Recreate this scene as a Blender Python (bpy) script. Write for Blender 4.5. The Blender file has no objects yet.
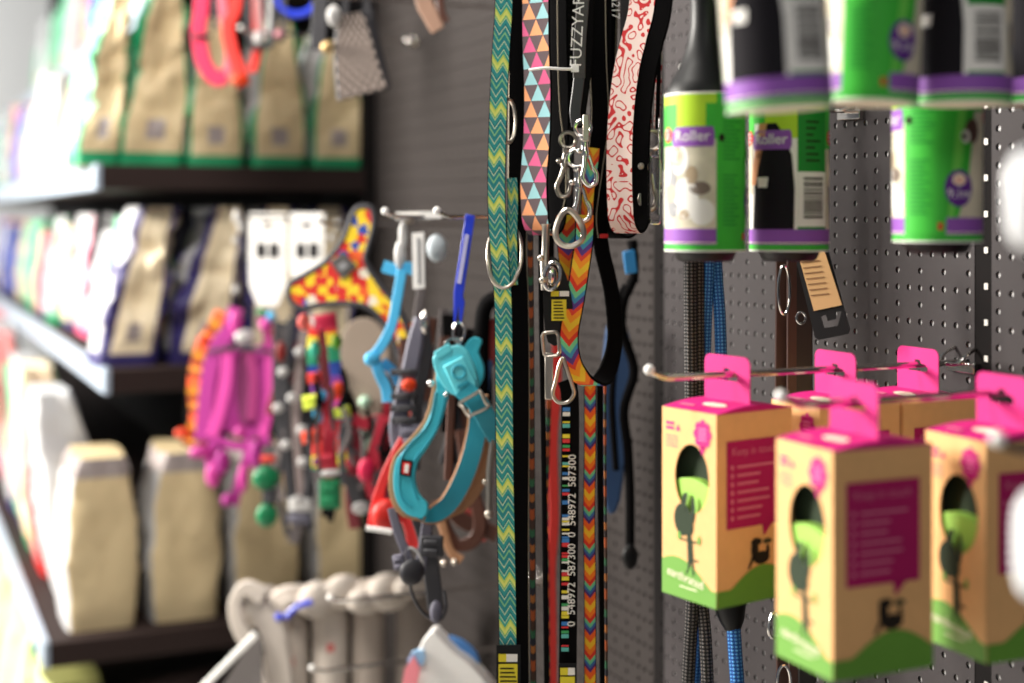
import bpy, math, random
from mathutils import Vector, Matrix, noise
from mathutils.geometry import tessellate_polygon
random.seed(7)
PI = math.pi
C = bpy.context.scene.collection
# ------------------------------------------------------------------ camera frame
F = 1422.0; CX = 512.0; HY = 217.0
AX = -.8375; ZC = 1.45                       # camera stands .84 m from the pegboard wall (the plane X = 0)
TH = math.atan2(.406, .914)
R2 = Vector((math.cos(TH), -math.sin(TH), 0)); F2 = Vector((math.sin(TH), math.cos(TH), 0))
UP = Vector((0, 0, 1))
CAM = Vector((AX, 0, ZC))
def Q(px, py, z):                            # point at depth z
    return CAM + F2*z + R2*((px-CX)/F*z) + UP*((HY-py)/F*z)
def P(px, py, t):                            # point at distance t out from the wall
    r = F2 + R2*((px-CX)/F) + UP*((HY-py)/F)
    return CAM + r*((-AX-t)/r.x)
def YP(px, py, Y):                           # point on the plane Y = const
    r = F2 + R2*((px-CX)/F) + UP*((HY-py)/F)
    return CAM + r*(Y/r.y)
# ------------------------------------------------------------------ materials
def lin(c):
    c = c/255.
    return c/12.92 if c <= .04045 else ((c+.055)/1.055)**2.4
def rgb(r, g, b): return (lin(r), lin(g), lin(b), 1)
MATS = {}
def mat(name, col=(128,128,128), rough=.6, metal=0, bump=0, bscale=200, mottle=0, mscale=30, spec=.5, sheen=0):
    if name in MATS: return MATS[name]
    m = bpy.data.materials.new(name); m.use_nodes = True
    nt = m.node_tree; b = nt.nodes['Principled BSDF']
    b.inputs['Base Color'].default_value = rgb(*col)
    b.inputs['Roughness'].default_value = rough; b.inputs['Metallic'].default_value = metal
    b.inputs['Specular IOR Level'].default_value = spec
    if sheen: b.inputs['Sheen Weight'].default_value = sheen
    tc = nt.nodes.new('ShaderNodeTexCoord')
    nz = nt.nodes.new('ShaderNodeTexNoise'); nz.inputs['Scale'].default_value = mscale
    nt.links.new(tc.outputs['Object'], nz.inputs['Vector'])
    mx = nt.nodes.new('ShaderNodeMix'); mx.data_type = 'RGBA'
    k = max(mottle, .04)
    c = rgb(*col)
    mx.inputs[6].default_value = (c[0]*(1-k), c[1]*(1-k), c[2]*(1-k), 1)
    mx.inputs[7].default_value = (min(1, c[0]*(1+k)), min(1, c[1]*(1+k)), min(1, c[2]*(1+k)), 1)
    nt.links.new(nz.outputs['Fac'], mx.inputs[0]); nt.links.new(mx.outputs[2], b.inputs['Base Color'])
    if bump:
        n2 = nt.nodes.new('ShaderNodeTexNoise'); n2.inputs['Scale'].default_value = bscale
        nt.links.new(tc.outputs['Object'], n2.inputs['Vector'])
        bp = nt.nodes.new('ShaderNodeBump'); bp.inputs['Strength'].default_value = bump; bp.inputs['Distance'].default_value = .002
        nt.links.new(n2.outputs['Fac'], bp.inputs['Height']); nt.links.new(bp.outputs[0], b.inputs['Normal'])
    MATS[name] = m
    return m
def uvmat(name, rough=.75):
    m = bpy.data.materials.new(name); m.use_nodes = True; MATS[name] = m
    nt = m.node_tree; b = nt.nodes['Principled BSDF']; b.inputs['Roughness'].default_value = rough
    b.inputs['Specular IOR Level'].default_value = .3
    uv = nt.nodes.new('ShaderNodeUVMap'); uv.uv_map = 'UVMap'
    sp = nt.nodes.new('ShaderNodeSeparateXYZ'); nt.links.new(uv.outputs[0], sp.inputs[0])
    return m, nt, b, sp.outputs[0], sp.outputs[1], uv
def M_(nt, op, a, b=None, c=None):
    n = nt.nodes.new('ShaderNodeMath'); n.operation = op
    for i, v in enumerate((a, b, c)):
        if v is None: continue
        if isinstance(v, (int, float)): n.inputs[i].default_value = v
        else: nt.links.new(v, n.inputs[i])
    return n.outputs[0]
def ramp(nt, fac, stops, interp='CONSTANT'):
    r = nt.nodes.new('ShaderNodeValToRGB'); r.color_ramp.interpolation = interp
    e = r.color_ramp.elements
    while len(e) > 1: e.remove(e[-1])
    e[0].position = stops[0][0]; e[0].color = rgb(*stops[0][1])
    for p, c in stops[1:]:
        q = e.new(p); q.color = rgb(*c)
    nt.links.new(fac, r.inputs[0]); return r.outputs[0]
def weave(nt, b, U, V, nu, pitch, strength=.35):
    a = M_(nt, 'SINE', M_(nt, 'MULTIPLY', U, 2*PI*nu)); c = M_(nt, 'SINE', M_(nt, 'MULTIPLY', V, 2*PI/pitch))
    h = M_(nt, 'MULTIPLY', a, c)
    bp = nt.nodes.new('ShaderNodeBump'); bp.inputs['Strength'].default_value = strength; bp.inputs['Distance'].default_value = .0004
    nt.links.new(h, bp.inputs['Height']); nt.links.new(bp.outputs[0], b.inputs['Normal'])
def chevron(name, period, stops, k=1.0, amp=.018, jitter=0, rough=.75):
    m, nt, b, U, V, uv = uvmat(name, rough)
    z = M_(nt, 'ABSOLUTE', M_(nt, 'SUBTRACT', M_(nt, 'FRACT', M_(nt, 'MULTIPLY', U, k)), .5))
    v = M_(nt, 'ADD', V, M_(nt, 'MULTIPLY', z, amp))
    f = M_(nt, 'FRACT', M_(nt, 'DIVIDE', v, period))
    col = ramp(nt, f, stops)
    nt.links.new(col, b.inputs['Base Color'])
    weave(nt, b, U, V, 12, .0018)
    return m
TEAL = chevron('teal_lime_zigzag_webbing', .045, [(0,(40,140,145)),(.07,(205,222,180)),(.10,(44,150,150)),(.20,(30,124,132)),(.25,(190,222,180)),(.28,(60,165,150)),(.36,(196,216,96)),(.42,(222,228,120)),(.52,(90,180,120)),(.56,(210,224,160)),(.59,(50,150,150)),(.70,(30,120,130)),(.75,(205,224,186)),(.78,(36,136,142)),(.88,(140,200,140)),(.93,(40,134,140))], k=1.5, amp=.017)
RB = chevron('rainbow_chevron_webbing', .052, [(0,(238,196,52)),(.16,(240,128,40)),(.30,(222,62,40)),(.42,(120,206,150)),(.54,(70,150,190)),(.64,(96,64,140)),(.76,(226,70,52)),(.86,(244,150,40))], k=1.0, amp=.020)
RBT = chevron('orange_chevron_webbing', .036, [(0,(238,186,40)),(.18,(240,120,30)),(.34,(214,52,36)),(.48,(110,190,140)),(.60,(52,100,160)),(.70,(80,40,110)),(.80,(236,96,30))], k=1.0, amp=.013)
EDGE = chevron('dark_rainbow_edge', .05, [(0,(150,70,30)),(.2,(60,40,30)),(.4,(40,90,60)),(.55,(30,30,40)),(.7,(150,90,40)),(.85,(40,30,30))], k=1.0, amp=.004)
def tri_mat():
    m, nt, b, U, V, uv = uvmat('triangle_print_webbing')
    v = M_(nt, 'DIVIDE', V, .0155); row = M_(nt, 'FLOOR', v); fv = M_(nt, 'FRACT', v)
    x = M_(nt, 'ADD', M_(nt, 'MULTIPLY', U, 1.9), M_(nt, 'MULTIPLY', row, .5))
    ce = M_(nt, 'FLOOR', x); fx = M_(nt, 'MULTIPLY', M_(nt, 'ABSOLUTE', M_(nt, 'SUBTRACT', M_(nt, 'FRACT', x), .5)), 2)
    up = M_(nt, 'LESS_THAN', fx, M_(nt, 'SUBTRACT', fv, .02))
    h = M_(nt, 'FRACT', M_(nt, 'ADD', M_(nt, 'DIVIDE', M_(nt, 'ADD', M_(nt, 'MULTIPLY', ce, 2), row), 3), .05))
    c = ramp(nt, h, [(0,(236,160,112)),(.33,(214,92,138)),(.66,(150,200,206))])
    mx = nt.nodes.new('ShaderNodeMix'); mx.data_type = 'RGBA'; mx.inputs[6].default_value = rgb(96,80,84)
    nt.links.new(up, mx.inputs[0]); nt.links.new(c, mx.inputs[7]); nt.links.new(mx.outputs[2], b.inputs['Base Color'])
    weave(nt, b, U, V, 14, .0018)
    return m
TRI = tri_mat()
def maze_mat():
    m, nt, b, U, V, uv = uvmat('red_scribble_webbing')
    cb = nt.nodes.new('ShaderNodeCombineXYZ')
    nt.links.new(M_(nt, 'MULTIPLY', U, .030), cb.inputs[0]); nt.links.new(V, cb.inputs[1])
    nz = nt.nodes.new('ShaderNodeTexNoise'); nz.inputs['Scale'].default_value = 92; nz.inputs['Detail'].default_value = 0; nt.links.new(cb.outputs[0], nz.inputs['Vector'])
    f = M_(nt, 'FRACT', M_(nt, 'MULTIPLY', nz.outputs['Fac'], 4))
    n2 = nt.nodes.new('ShaderNodeTexNoise'); n2.inputs['Scale'].default_value = 260; nt.links.new(cb.outputs[0], n2.inputs['Vector'])
    g = M_(nt, 'MULTIPLY', M_(nt, 'LESS_THAN', M_(nt, 'ABSOLUTE', M_(nt, 'SUBTRACT', f, .5)), .15), M_(nt, 'GREATER_THAN', n2.outputs['Fac'], .33))
    mx = nt.nodes.new('ShaderNodeMix'); mx.data_type = 'RGBA'; mx.inputs[6].default_value = rgb(222,200,192); mx.inputs[7].default_value = rgb(188,34,36)
    nt.links.new(g, mx.inputs[0]); nt.links.new(mx.outputs[2], b.inputs['Base Color'])
    weave(nt, b, U, V, 14, .0018)
    return m
MAZE = maze_mat()
def braid(name, dark, light, rough=.6):
    m, nt, b, U, V, uv = uvmat(name, rough)
    v = M_(nt, 'DIVIDE', V, .0034); u = M_(nt, 'MULTIPLY', U, 10)
    a = M_(nt, 'SINE', M_(nt, 'MULTIPLY', M_(nt, 'ADD', u, v), PI)); c = M_(nt, 'SINE', M_(nt, 'MULTIPLY', M_(nt, 'SUBTRACT', u, v), PI))
    h = M_(nt, 'MULTIPLY', a, c); s = M_(nt, 'GREATER_THAN', h, .22)
    mx = nt.nodes.new('ShaderNodeMix'); mx.data_type = 'RGBA'; mx.inputs[6].default_value = rgb(*dark); mx.inputs[7].default_value = rgb(*light)
    nt.links.new(s, mx.inputs[0]); nt.links.new(mx.outputs[2], b.inputs['Base Color'])
    bp = nt.nodes.new('ShaderNodeBump'); bp.inputs['Strength'].default_value = .6; bp.inputs['Distance'].default_value = .0006
    nt.links.new(h, bp.inputs['Height']); nt.links.new(bp.outputs[0], b.inputs['Normal'])
    return m
BLUEROPE = braid('blue_braided_rope', (22,78,150), (90,160,225)); BLACKROPE = braid('black_braided_rope', (22,21,22), (105,100,98))
def blockmat(name, stops, scale=45, rough=.7):           # patchwork print
    m = bpy.data.materials.new(name); m.use_nodes = True; MATS[name] = m
    nt = m.node_tree; b = nt.nodes['Principled BSDF']; b.inputs['Roughness'].default_value = rough
    tc = nt.nodes.new('ShaderNodeTexCoord'); vs = nt.nodes.new('ShaderNodeTexVoronoi'); vs.distance = 'MANHATTAN'
    vs.inputs['Scale'].default_value = scale; vs.inputs['Randomness'].default_value = .35
    nt.links.new(tc.outputs['Object'], vs.inputs['Vector'])
    sp = nt.nodes.new('ShaderNodeSeparateXYZ'); nt.links.new(vs.outputs['Color'], sp.inputs[0])
    nt.links.new(ramp(nt, sp.outputs[0], stops), b.inputs['Base Color'])
    return m
PATCH = blockmat('bright_patchwork_print', [(0,(236,200,30)),(.36,(206,34,24)),(.66,(226,90,30)),(.76,(30,70,160)),(.86,(236,200,40)),(.95,(230,220,200))], 88)
def stripes(name, period, stops, axis_v=True):
    m, nt, b, U, V, uv = uvmat(name)
    f = M_(nt, 'FRACT', M_(nt, 'DIVIDE', V, period)); nt.links.new(ramp(nt, f, stops), b.inputs['Base Color']); return m
NYLR = stripes('rainbow_strip_webbing', .16, [(0,(230,60,50)),(.12,(240,220,60)),(.22,(40,150,110)),(.36,(40,70,160)),(.48,(120,60,150)),(.6,(210,50,60)),(.72,(50,150,190)),(.84,(190,40,50))])
ORST = stripes('orange_check_webbing', .06, [(0,(240,100,50)),(.3,(200,130,30)),(.5,(150,50,30)),(.7,(240,150,60)),(.85,(120,50,30))])

BLK = mat('black_webbing', (9,8,9), .85, bump=.3, bscale=900, spec=.07)
BLKP = mat('black_plastic', (10,10,11), .45, spec=.3)
CHR = mat('chrome', (215,210,205), .14, 1.0)
NICK = mat('brushed_nickel', (190,180,168), .28, 1.0)
WHP = mat('white_plastic', (238,236,232), .4)
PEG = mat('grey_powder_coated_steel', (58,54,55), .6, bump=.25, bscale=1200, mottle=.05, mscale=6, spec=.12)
PEGD = mat('dark_steel_backing', (24,22,22), .8, spec=.05)
SHELF = mat('dark_brown_shelf', (44,34,32), .7, spec=.12)
RAIL = mat('pale_blue_price_rail', (150,163,178), .35)
KRAFT = mat('kraft_board', (224,174,118), .75, spec=.2, mottle=.07, mscale=120)
KRAFTI = mat('kraft_inside', (120,88,54), .85)
PINK = mat('magenta_ink', (196,30,116), .6, spec=.25)
PLUM = mat('plum_ink', (168,28,92), .7, spec=.2)
BADGE = mat('badge_print', (236,130,180), .5)
PLUMT = mat('plum_panel_print', (206,110,140), .6)
GRN = mat('grass_green_ink', (98,150,52), .6)
LIME = mat('lime_bag_roll', (150,200,80), .5)
DOGINK = mat('grey_green_ink', (50,60,46), .8, spec=.15)
INK = mat('dark_ink', (40,34,28), .8, spec=.15)
CREAM = mat('cream_print', (240,226,200), .6)
LG = mat('lint_green', (62,178,58), .55, spec=.22); LGD = mat('lint_dark_green', (30,134,48), .55, spec=.22); LGY = mat('lint_yellow_green', (178,214,50), .55, spec=.22)
PUR = mat('violet_ink', (140,84,172), .55, spec=.22); PURD = mat('deep_violet_ink', (92,44,132), .55, spec=.22)
WHI = mat('white_ink', (235,232,226), .55, spec=.22); PHO = mat('photo_warm_white', (206,198,176), .55, spec=.22, mottle=.35, mscale=55)
GREYI = mat('grey_ink', (140,140,142), .55, spec=.22); SUIT = mat('charcoal_photo', (30,28,32), .7, spec=.08); SKIN = mat('warm_tan_photo', (206,142,98), .55, spec=.22)
REDI = mat('red_ink', (204,44,44), .55, spec=.22)

# ------------------------------------------------------------------ mesh builder
def root_of(o):
    while o.parent: o = o.parent
    return o
class MB:
    def __init__(s): s.V = []; s.F = []; s.I = []; s.U = []; s.mats = []
    def mi(s, m):
        if m not in s.mats: s.mats.append(m)
        return s.mats.index(m)
    def add(s, V, Fs, m, U=None):
        o = len(s.V); k = s.mi(m)
        s.V += [Vector(v) for v in V]
        for i, f in enumerate(Fs):
            s.F.append([a+o for a in f]); s.I.append(k)
            s.U.append(U[i] if U else [(0, 0)]*len(f))
        return s
    def build(s, name, parent=None, org=None, smooth=True, ang=40, bevel=0):
        if parent is not None: org = root_of(parent).location
        elif org is None:
            xs = [v.x for v in s.V]; ys = [v.y for v in s.V]; zs = [v.z for v in s.V]
            org = Vector(((min(xs)+max(xs))/2, (min(ys)+max(ys))/2, min(zs)))
        me = bpy.data.meshes.new(name)
        me.from_pydata([tuple(v-org) for v in s.V], [], s.F)
        for m in s.mats: me.materials.append(m)
        me.polygons.foreach_set('material_index', s.I)
        ul = me.uv_layers.new(name='UVMap'); flat = []
        for f in s.U:
            for u in f: flat += [u[0], u[1]]
        ul.data.foreach_set('uv', flat)
        if smooth:
            me.polygons.foreach_set('use_smooth', [True]*len(me.polygons))
            me.set_sharp_from_angle(angle=math.radians(ang))
        me.update()
        o = bpy.data.objects.new(name, me); C.objects.link(o)
        if parent is not None: o.parent = parent
        else: o.location = org
        if bevel:
            b = o.modifiers.new('bevel', 'BEVEL'); b.width = bevel; b.segments = 2; b.limit_method = 'ANGLE'; b.angle_limit = math.radians(40)
        return o
def tag(o, label, cat, group=None):
    o['label'] = label; o['category'] = cat
    if group: o['group'] = group
    return o
def struct(o): o['kind'] = 'structure'; return o
def thing(name, loc, label, cat, group=None):
    o = bpy.data.objects.new(name, None); C.objects.link(o); o.location = loc; o.empty_display_size = .02
    return tag(o, label, cat, group)
def copy_thing(root, loc, rotz=0, label=None, group=None):
    def cp(o, par):
        c = o.copy(); C.objects.link(c)
        if par is not None: c.parent = par
        for ch in o.children: cp(ch, c)
        return c
    r = cp(root, None); r.location = loc; r.rotation_euler = (0, 0, rotz)
    if label: r['label'] = label
    if group: r['group'] = group
    return r
# ------------------------------------------------------------------ shapes
def box(mb, lo, hi, m):
    x0,y0,z0 = lo; x1,y1,z1 = hi
    V = [(x0,y0,z0),(x1,y0,z0),(x1,y1,z0),(x0,y1,z0),(x0,y0,z1),(x1,y0,z1),(x1,y1,z1),(x0,y1,z1)]
    mb.add(V, [(0,3,2,1),(4,5,6,7),(0,1,5,4),(1,2,6,5),(2,3,7,6),(3,0,4,7)], m)
def obox(mb, c, ax, ay, az, m):              # oriented box, half extents as vectors
    V = [c+ax*i+ay*j+az*k for k in (-1,1) for (i,j) in ((-1,-1),(1,-1),(1,1),(-1,1))]
    mb.add(V, [(0,3,2,1),(4,5,6,7),(0,1,5,4),(1,2,6,5),(2,3,7,6),(3,0,4,7)], m)
def smooth_path(pts, n=6, closed=False):
    out = []; L = len(pts)
    rng = range(L) if closed else range(L-1)
    for i in rng:
        if closed: p0,p1,p2,p3 = pts[i-1],pts[i],pts[(i+1)%L],pts[(i+2)%L]
        else: p0,p1,p2,p3 = pts[max(i-1,0)],pts[i],pts[i+1],pts[min(i+2,L-1)]
        for k in range(n):
            t = k/n
            out.append(.5*((2*p1)+(p2-p0)*t+(2*p0-5*p1+4*p2-p3)*t*t+(3*p1-p0-3*p2+p3)*t**3))
    if not closed: out.append(pts[-1])
    return out
def tube(mb, pts, r, m, n=10, closed=False, caps=True):
    L = len(pts); rs = r if isinstance(r, list) else [r]*L
    T = []
    for i in range(L):
        a = pts[i-1] if (i > 0 or closed) else pts[i]; b = pts[(i+1)%L] if (i < L-1 or closed) else pts[i]
        T.append((b-a).normalized())
    ref = UP if abs(T[0].z) < .9 else Vector((1,0,0))
    nn = T[0].cross(ref).normalized(); V = []; ln = 0; LN = []
    for i in range(L):
        nn = (nn - T[i]*nn.dot(T[i])).normalized(); bb = T[i].cross(nn)
        if i: ln += (pts[i]-pts[i-1]).length
        LN.append(ln)
        for k in range(n):
            a = 2*PI*k/n; V.append(pts[i] + (nn*math.cos(a)+bb*math.sin(a))*rs[i])
    Fs = []; U = []
    for i in range(L if closed else L-1):
        j = (i+1)%L; lj = LN[j] if j else LN[i]+.001
        for k in range(n):
            k2 = (k+1)%n
            Fs.append((i*n+k, i*n+k2, j*n+k2, j*n+k)); U.append([(k/n,LN[i]),((k+1)/n,LN[i]),((k+1)/n,lj),(k/n,lj)])
    if caps and not closed:
        Fs.append(tuple(reversed(range(n)))); U.append([(0,0)]*n)
        Fs.append(tuple((L-1)*n+k for k in range(n))); U.append([(0,0)]*n)
    mb.add(V, Fs, m, U)
def ribbon(mb, pts, side, w, th, mf, mb_=None, me=None):   # strap: front face looks along tangent x side
    L = len(pts); mb_ = mb_ or mf; me = me or mb_
    sd = side if isinstance(side, list) else [side]*L
    ww = w if isinstance(w, list) else [w]*L
    V = []; ln = 0; LN = []
    for i in range(L):
        T = (pts[min(i+1,L-1)]-pts[max(i-1,0)]).normalized()
        s = (sd[i]-T*sd[i].dot(T)).normalized(); nn = T.cross(s).normalized()
        if i: ln += (pts[i]-pts[i-1]).length
        LN.append(ln); h = ww[i]/2; e = th*.35
        for a, b in ((-h,th/2-e),(-h+e,th/2),(h-e,th/2),(h,th/2-e),(h,-th/2+e),(h-e,-th/2),(-h+e,-th/2),(-h,-th/2+e)):
            V.append(pts[i]+s*a+nn*b)
    for k, m in ((0,me),(1,mf),(2,me),(3,me),(4,me),(5,mb_),(6,me),(7,me)):
        k2 = (k+1)%8; Fs = []; U = []
        for i in range(L-1):
            Fs.append((i*8+k, i*8+k2, (i+1)*8+k2, (i+1)*8+k))
            u0, u1 = (0,1) if k == 1 else ((1,0) if k == 5 else (0,.05))
            U.append([(u0,LN[i]),(u1,LN[i]),(u1,LN[i+1]),(u0,LN[i+1])])
        o = len(mb.V) if k == 0 else o0
        if k == 0:
            o0 = o; mb.add(V, Fs, m, U)
        else:
            ki = mb.mi(m)
            for f, u in zip(Fs, U): mb.F.append([a+o0 for a in f]); mb.I.append(ki); mb.U.append(u)
    ki = mb.mi(me)
    mb.F.append([o0+a for a in range(8)]); mb.I.append(ki); mb.U.append([(0,0)]*8)
    mb.F.append([o0+(L-1)*8+a for a in reversed(range(8))]); mb.I.append(ki); mb.U.append([(0,0)]*8)
def lathe(mb, prof, c, m, n=40, U=None):
    V = []; Fs = []; L = len(prof)
    for r, z in prof:
        for k in range(n): V.append((c[0]+r*math.cos(2*PI*k/n), c[1]+r*math.sin(2*PI*k/n), c[2]+z))
    for i in range(L-1):
        for k in range(n): Fs.append((i*n+k, i*n+(k+1)%n, (i+1)*n+(k+1)%n, (i+1)*n+k))
    mb.add(V, Fs, m)
def ball(mb, c, r, m, sx=1, sy=1, sz=1, n=14):
    V = []; Fs = []
    for i in range(n//2+1):
        a = PI*i/(n//2)
        for k in range(n):
            b = 2*PI*k/n; V.append(c+Vector((r*sx*math.sin(a)*math.cos(b), r*sy*math.sin(a)*math.sin(b), r*sz*math.cos(a))))
    for i in range(n//2):
        for k in range(n): Fs.append((i*n+k, (i+1)*n+k, (i+1)*n+(k+1)%n, i*n+(k+1)%n))
    mb.add(V, Fs, m)
def extrude(mb, outer, holes, n_, th, mf, ms=None):        # planar polygon (3D points) with holes, given thickness along n_
    loops = [outer]+holes
    allp = [p for l in loops for p in l]
    tr = tessellate_polygon([[p for p in l] for l in loops])
    K = len(allp); ms = ms or mf
    V = [p+n_*th/2 for p in allp]+[p-n_*th/2 for p in allp]
    fs = []
    for t in tr:
        a, b, c = t
        if (allp[b]-allp[a]).cross(allp[c]-allp[a]).dot(n_) < 0: t = (a, c, b)
        fs.append(tuple(t)); fs.append(tuple(K+i for i in reversed(t)))
    mb.add(V, fs, mf)
    o = len(mb.V)-2*K; ki = mb.mi(ms); st = 0
    for li, l in enumerate(loops):
        L = len(l)
        ar = Vector((0,0,0))
        for i in range(L): ar += l[i].cross(l[(i+1)%L])
        flip = (ar.dot(n_) > 0) != (li > 0)
        for i in range(L):
            a = st+i; b = st+(i+1)%L
            f = [o+a, o+K+a, o+K+b, o+b]
            if not flip: f = f[::-1]
            mb.F.append(f); mb.I.append(ki); mb.U.append([(0,0)]*4)
        st += L
VN = Vector((-.55,-.835,0)).normalized()                   # the way most hanging products face
def HP(px, py, anchor, n_=VN):                             # point of a hanging product's own plane
    r = F2 + R2*((px-CX)/F) + UP*((HY-py)/F)
    return CAM + r*((anchor-CAM).dot(n_)/r.dot(n_))
def plate(mb, poly, anchor, th, m, n_=VN, off=0, holes=(), sm=3, ms=None):
    a = anchor+n_*off
    def mk(pl):
        pts = [HP(x, y, a, n_) for x, y in pl]
        return smooth_path(pts, sm, True) if sm > 1 else pts
    extrude(mb, mk(poly), [mk(h) for h in holes], n_, th, m, ms)
def rows(mb, mp, rr, m, n=8, off=.0002):                   # filled shape from rows (z, s0, s1) on a mapped surface
    V = []; Fs = []; k = n+1
    for z, a, b in rr:
        for i in range(k): V.append(mp(a+(b-a)*i/n, z, off))
    for j in range(len(rr)-1):
        for i in range(n): Fs.append((j*k+i, j*k+i+1, (j+1)*k+i+1, (j+1)*k+i))
    mb.add(V, Fs, m)
def rrect(mb, mp, s0, s1, z0, z1, m, off=.0002, n=8, nz=2): rows(mb, mp, [(z0+(z1-z0)*i/nz, s0, s1) for i in range(nz+1)], m, n, off)
def rell(mb, mp, sc, zc, a, b, m, off=.0002, n=6, nz=12):
    rows(mb, mp, [(zc+b*math.sin(-PI/2+PI*i/nz), sc-a*math.cos(-PI/2+PI*i/nz), sc+a*math.cos(-PI/2+PI*i/nz)) for i in range(nz+1)], m, n, off)
TXT = {}
def text2d(s):
    if s in TXT: return TXT[s]
    cu = bpy.data.curves.new('t', 'FONT'); cu.body = s; cu.size = 1; cu.align_x = 'CENTER'; cu.resolution_u = 3
    ob = bpy.data.objects.new('t', cu); C.objects.link(ob)
    dg = bpy.context.evaluated_depsgraph_get(); me = bpy.data.meshes.new_from_object(ob.evaluated_get(dg))
    r = ([(v.co.x, v.co.y) for v in me.vertices], [tuple(p.vertices) for p in me.polygons])
    bpy.data.objects.remove(ob); bpy.data.curves.remove(cu); bpy.data.meshes.remove(me)
    TXT[s] = r; return r
def text(mb, mp, s, sc, zc, size, m, off=.0004, rot=0, sx=1):
    V, Fs = text2d(s); c, n_ = math.cos(rot), math.sin(rot)
    mb.add([mp(sc+(x*sx*c-y*n_)*size, zc+(x*sx*n_+y*c)*size, off) for x, y in V], Fs, m)
def barcode(mb, mp, s0, s1, z0, z1, off=.0004, vertical=False):
    rrect(mb, mp, s0, s1, z0, z1, WHI, off)
    z = z0+.1*(z1-z0)
    while z < z1-.1*(z1-z0):
        d = random.choice((.0007,.0012,.0017)); rrect(mb, mp, s0+.10*(s1-s0), s1-.12*(s1-s0), z, z+d, INK, off+.0002, 5, 1); z += d+random.choice((.0008,.0013))
# ------------------------------------------------------------------ the wall
YEND = 2.51
def pegboard(y0, y1, z0, z1, name, label, PEG=PEG):
    p = .015; r = .0030; V = []; Fs = []; NS = 8; T = .0017
    ny = int(round((y1-y0)/p)); nz = int(round((z1-z0)/p)); dy = (y1-y0)/ny
    def vtx(v): V.append(v); return len(V)-1
    grid = [[vtx((0, y0+j*dy, z0+k*p)) for k in range(nz+1)] for j in range(ny+1)]
    for j in range(ny):
        for k in range(nz):
            a,b,c,d = grid[j][k], grid[j+1][k], grid[j+1][k+1], grid[j][k+1]
            if k % 2 and j % 2: Fs.append((a,d,c,b)); continue
            cy = y0+(j+.5)*dy; cz = z0+(k+.5)*p; ring = []; back = []
            for i in range(NS):
                an = -3*PI/4 + 2*PI*i/NS
                ring.append(vtx((0, cy+r*math.cos(an), cz+r*math.sin(an)))); back.append(vtx((T, cy+r*math.cos(an), cz+r*math.sin(an))))
            q = (a,b,c,d)
            for e in range(4):
                i0 = 2*e; Fs.append((q[e], ring[i0], ring[i0+1], ring[(i0+2)%NS], q[(e+1)%4]))
            for i in range(NS): Fs.append((ring[i], back[i], back[(i+1)%NS], ring[(i+1)%NS]))
    mb = MB(); mb.add(V, Fs, PEG)
    for lo, hi in (((0,y0,z0-.002),(.018,y1,z0)), ((0,y0,z1),(.018,y1,z1+.002))): box(mb, lo, hi, PEG)
    return tag(mb.build(name, smooth=False), label, 'pegboard')
def YW(px): return P(px, 300, 0).y
Y1p, Y2p = YW(659), YW(983)
pegboard(Y1p+.012, YEND+.35, .60, 2.10, 'pegboard_panel', 'grey perforated steel panel behind the harnesses and collars, left of the dark upright joint', PEG=mat('grey_steel_painted_shade', (48,44,43), .65, bump=.25, bscale=1200, spec=.08))  # same steel as the near panels, its colour darkened to imitate shade
pegboard(Y2p+.010, Y1p-.012, .75, 1.95, 'pegboard_panel', 'grey perforated steel panel behind the hanging cartons, rope leads and lint rollers')
BACK = mat('galvanised_backing', (150,148,148), .4, .3)
mb = MB(); box(mb, (.0020,.45,.75), (.006,Y1p-.012,1.95), BACK); struct(mb.build('trim_1', smooth=False))
pegboard(.45, Y2p-.010, .75, 1.95, 'pegboard_panel', 'strip of grey perforated steel panel at the right picture edge beside the slotted upright')
SLVP = mat('painted_slot_light', (190,186,180), .5, .2)  # pale colour imitates lit metal and light passing through the slots
def post(Y, label, sm=None):
    mb = MB(); box(mb, (.0006,Y-.0125,.0), (.05,Y+.0125,2.3), PEGD)
    V = []; z = .76
    while z < 2.2:
        for dy in (-.004,):
            box(mb, (-.0006,Y+dy-.0020,z), (.0009,Y+dy+.0020,z+.005), sm or PEGD)
        z += .03
    return tag(mb.build('upright_post', smooth=False), label, 'upright')
post(Y1p, 'dark narrow steel upright between two pegboard panels, beside the kraft cartons')
pp = post(Y2p, 'dark slotted steel upright right of the lint rollers near the right edge', SLVP)
mb = MB(); box(mb, (.052,-1,0), (.15,8.5,2.9), PEGD); struct(mb.build('wall_right', smooth=False))
FLO = mat('pale_vinyl_floor', (196,192,186), .35, mottle=.05, mscale=3)
mb = MB(); box(mb, (-5,-1.5,-.05), (.15,8.5,0), FLO); struct(mb.build('floor', smooth=False))
PLW = mat('far_wall_paint', (235,235,232), .8)
mb = MB(); box(mb, (-5,8.5,-.05), (.15,8.6,2.9), PLW); struct(mb.build('wall_far', smooth=False))
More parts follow.
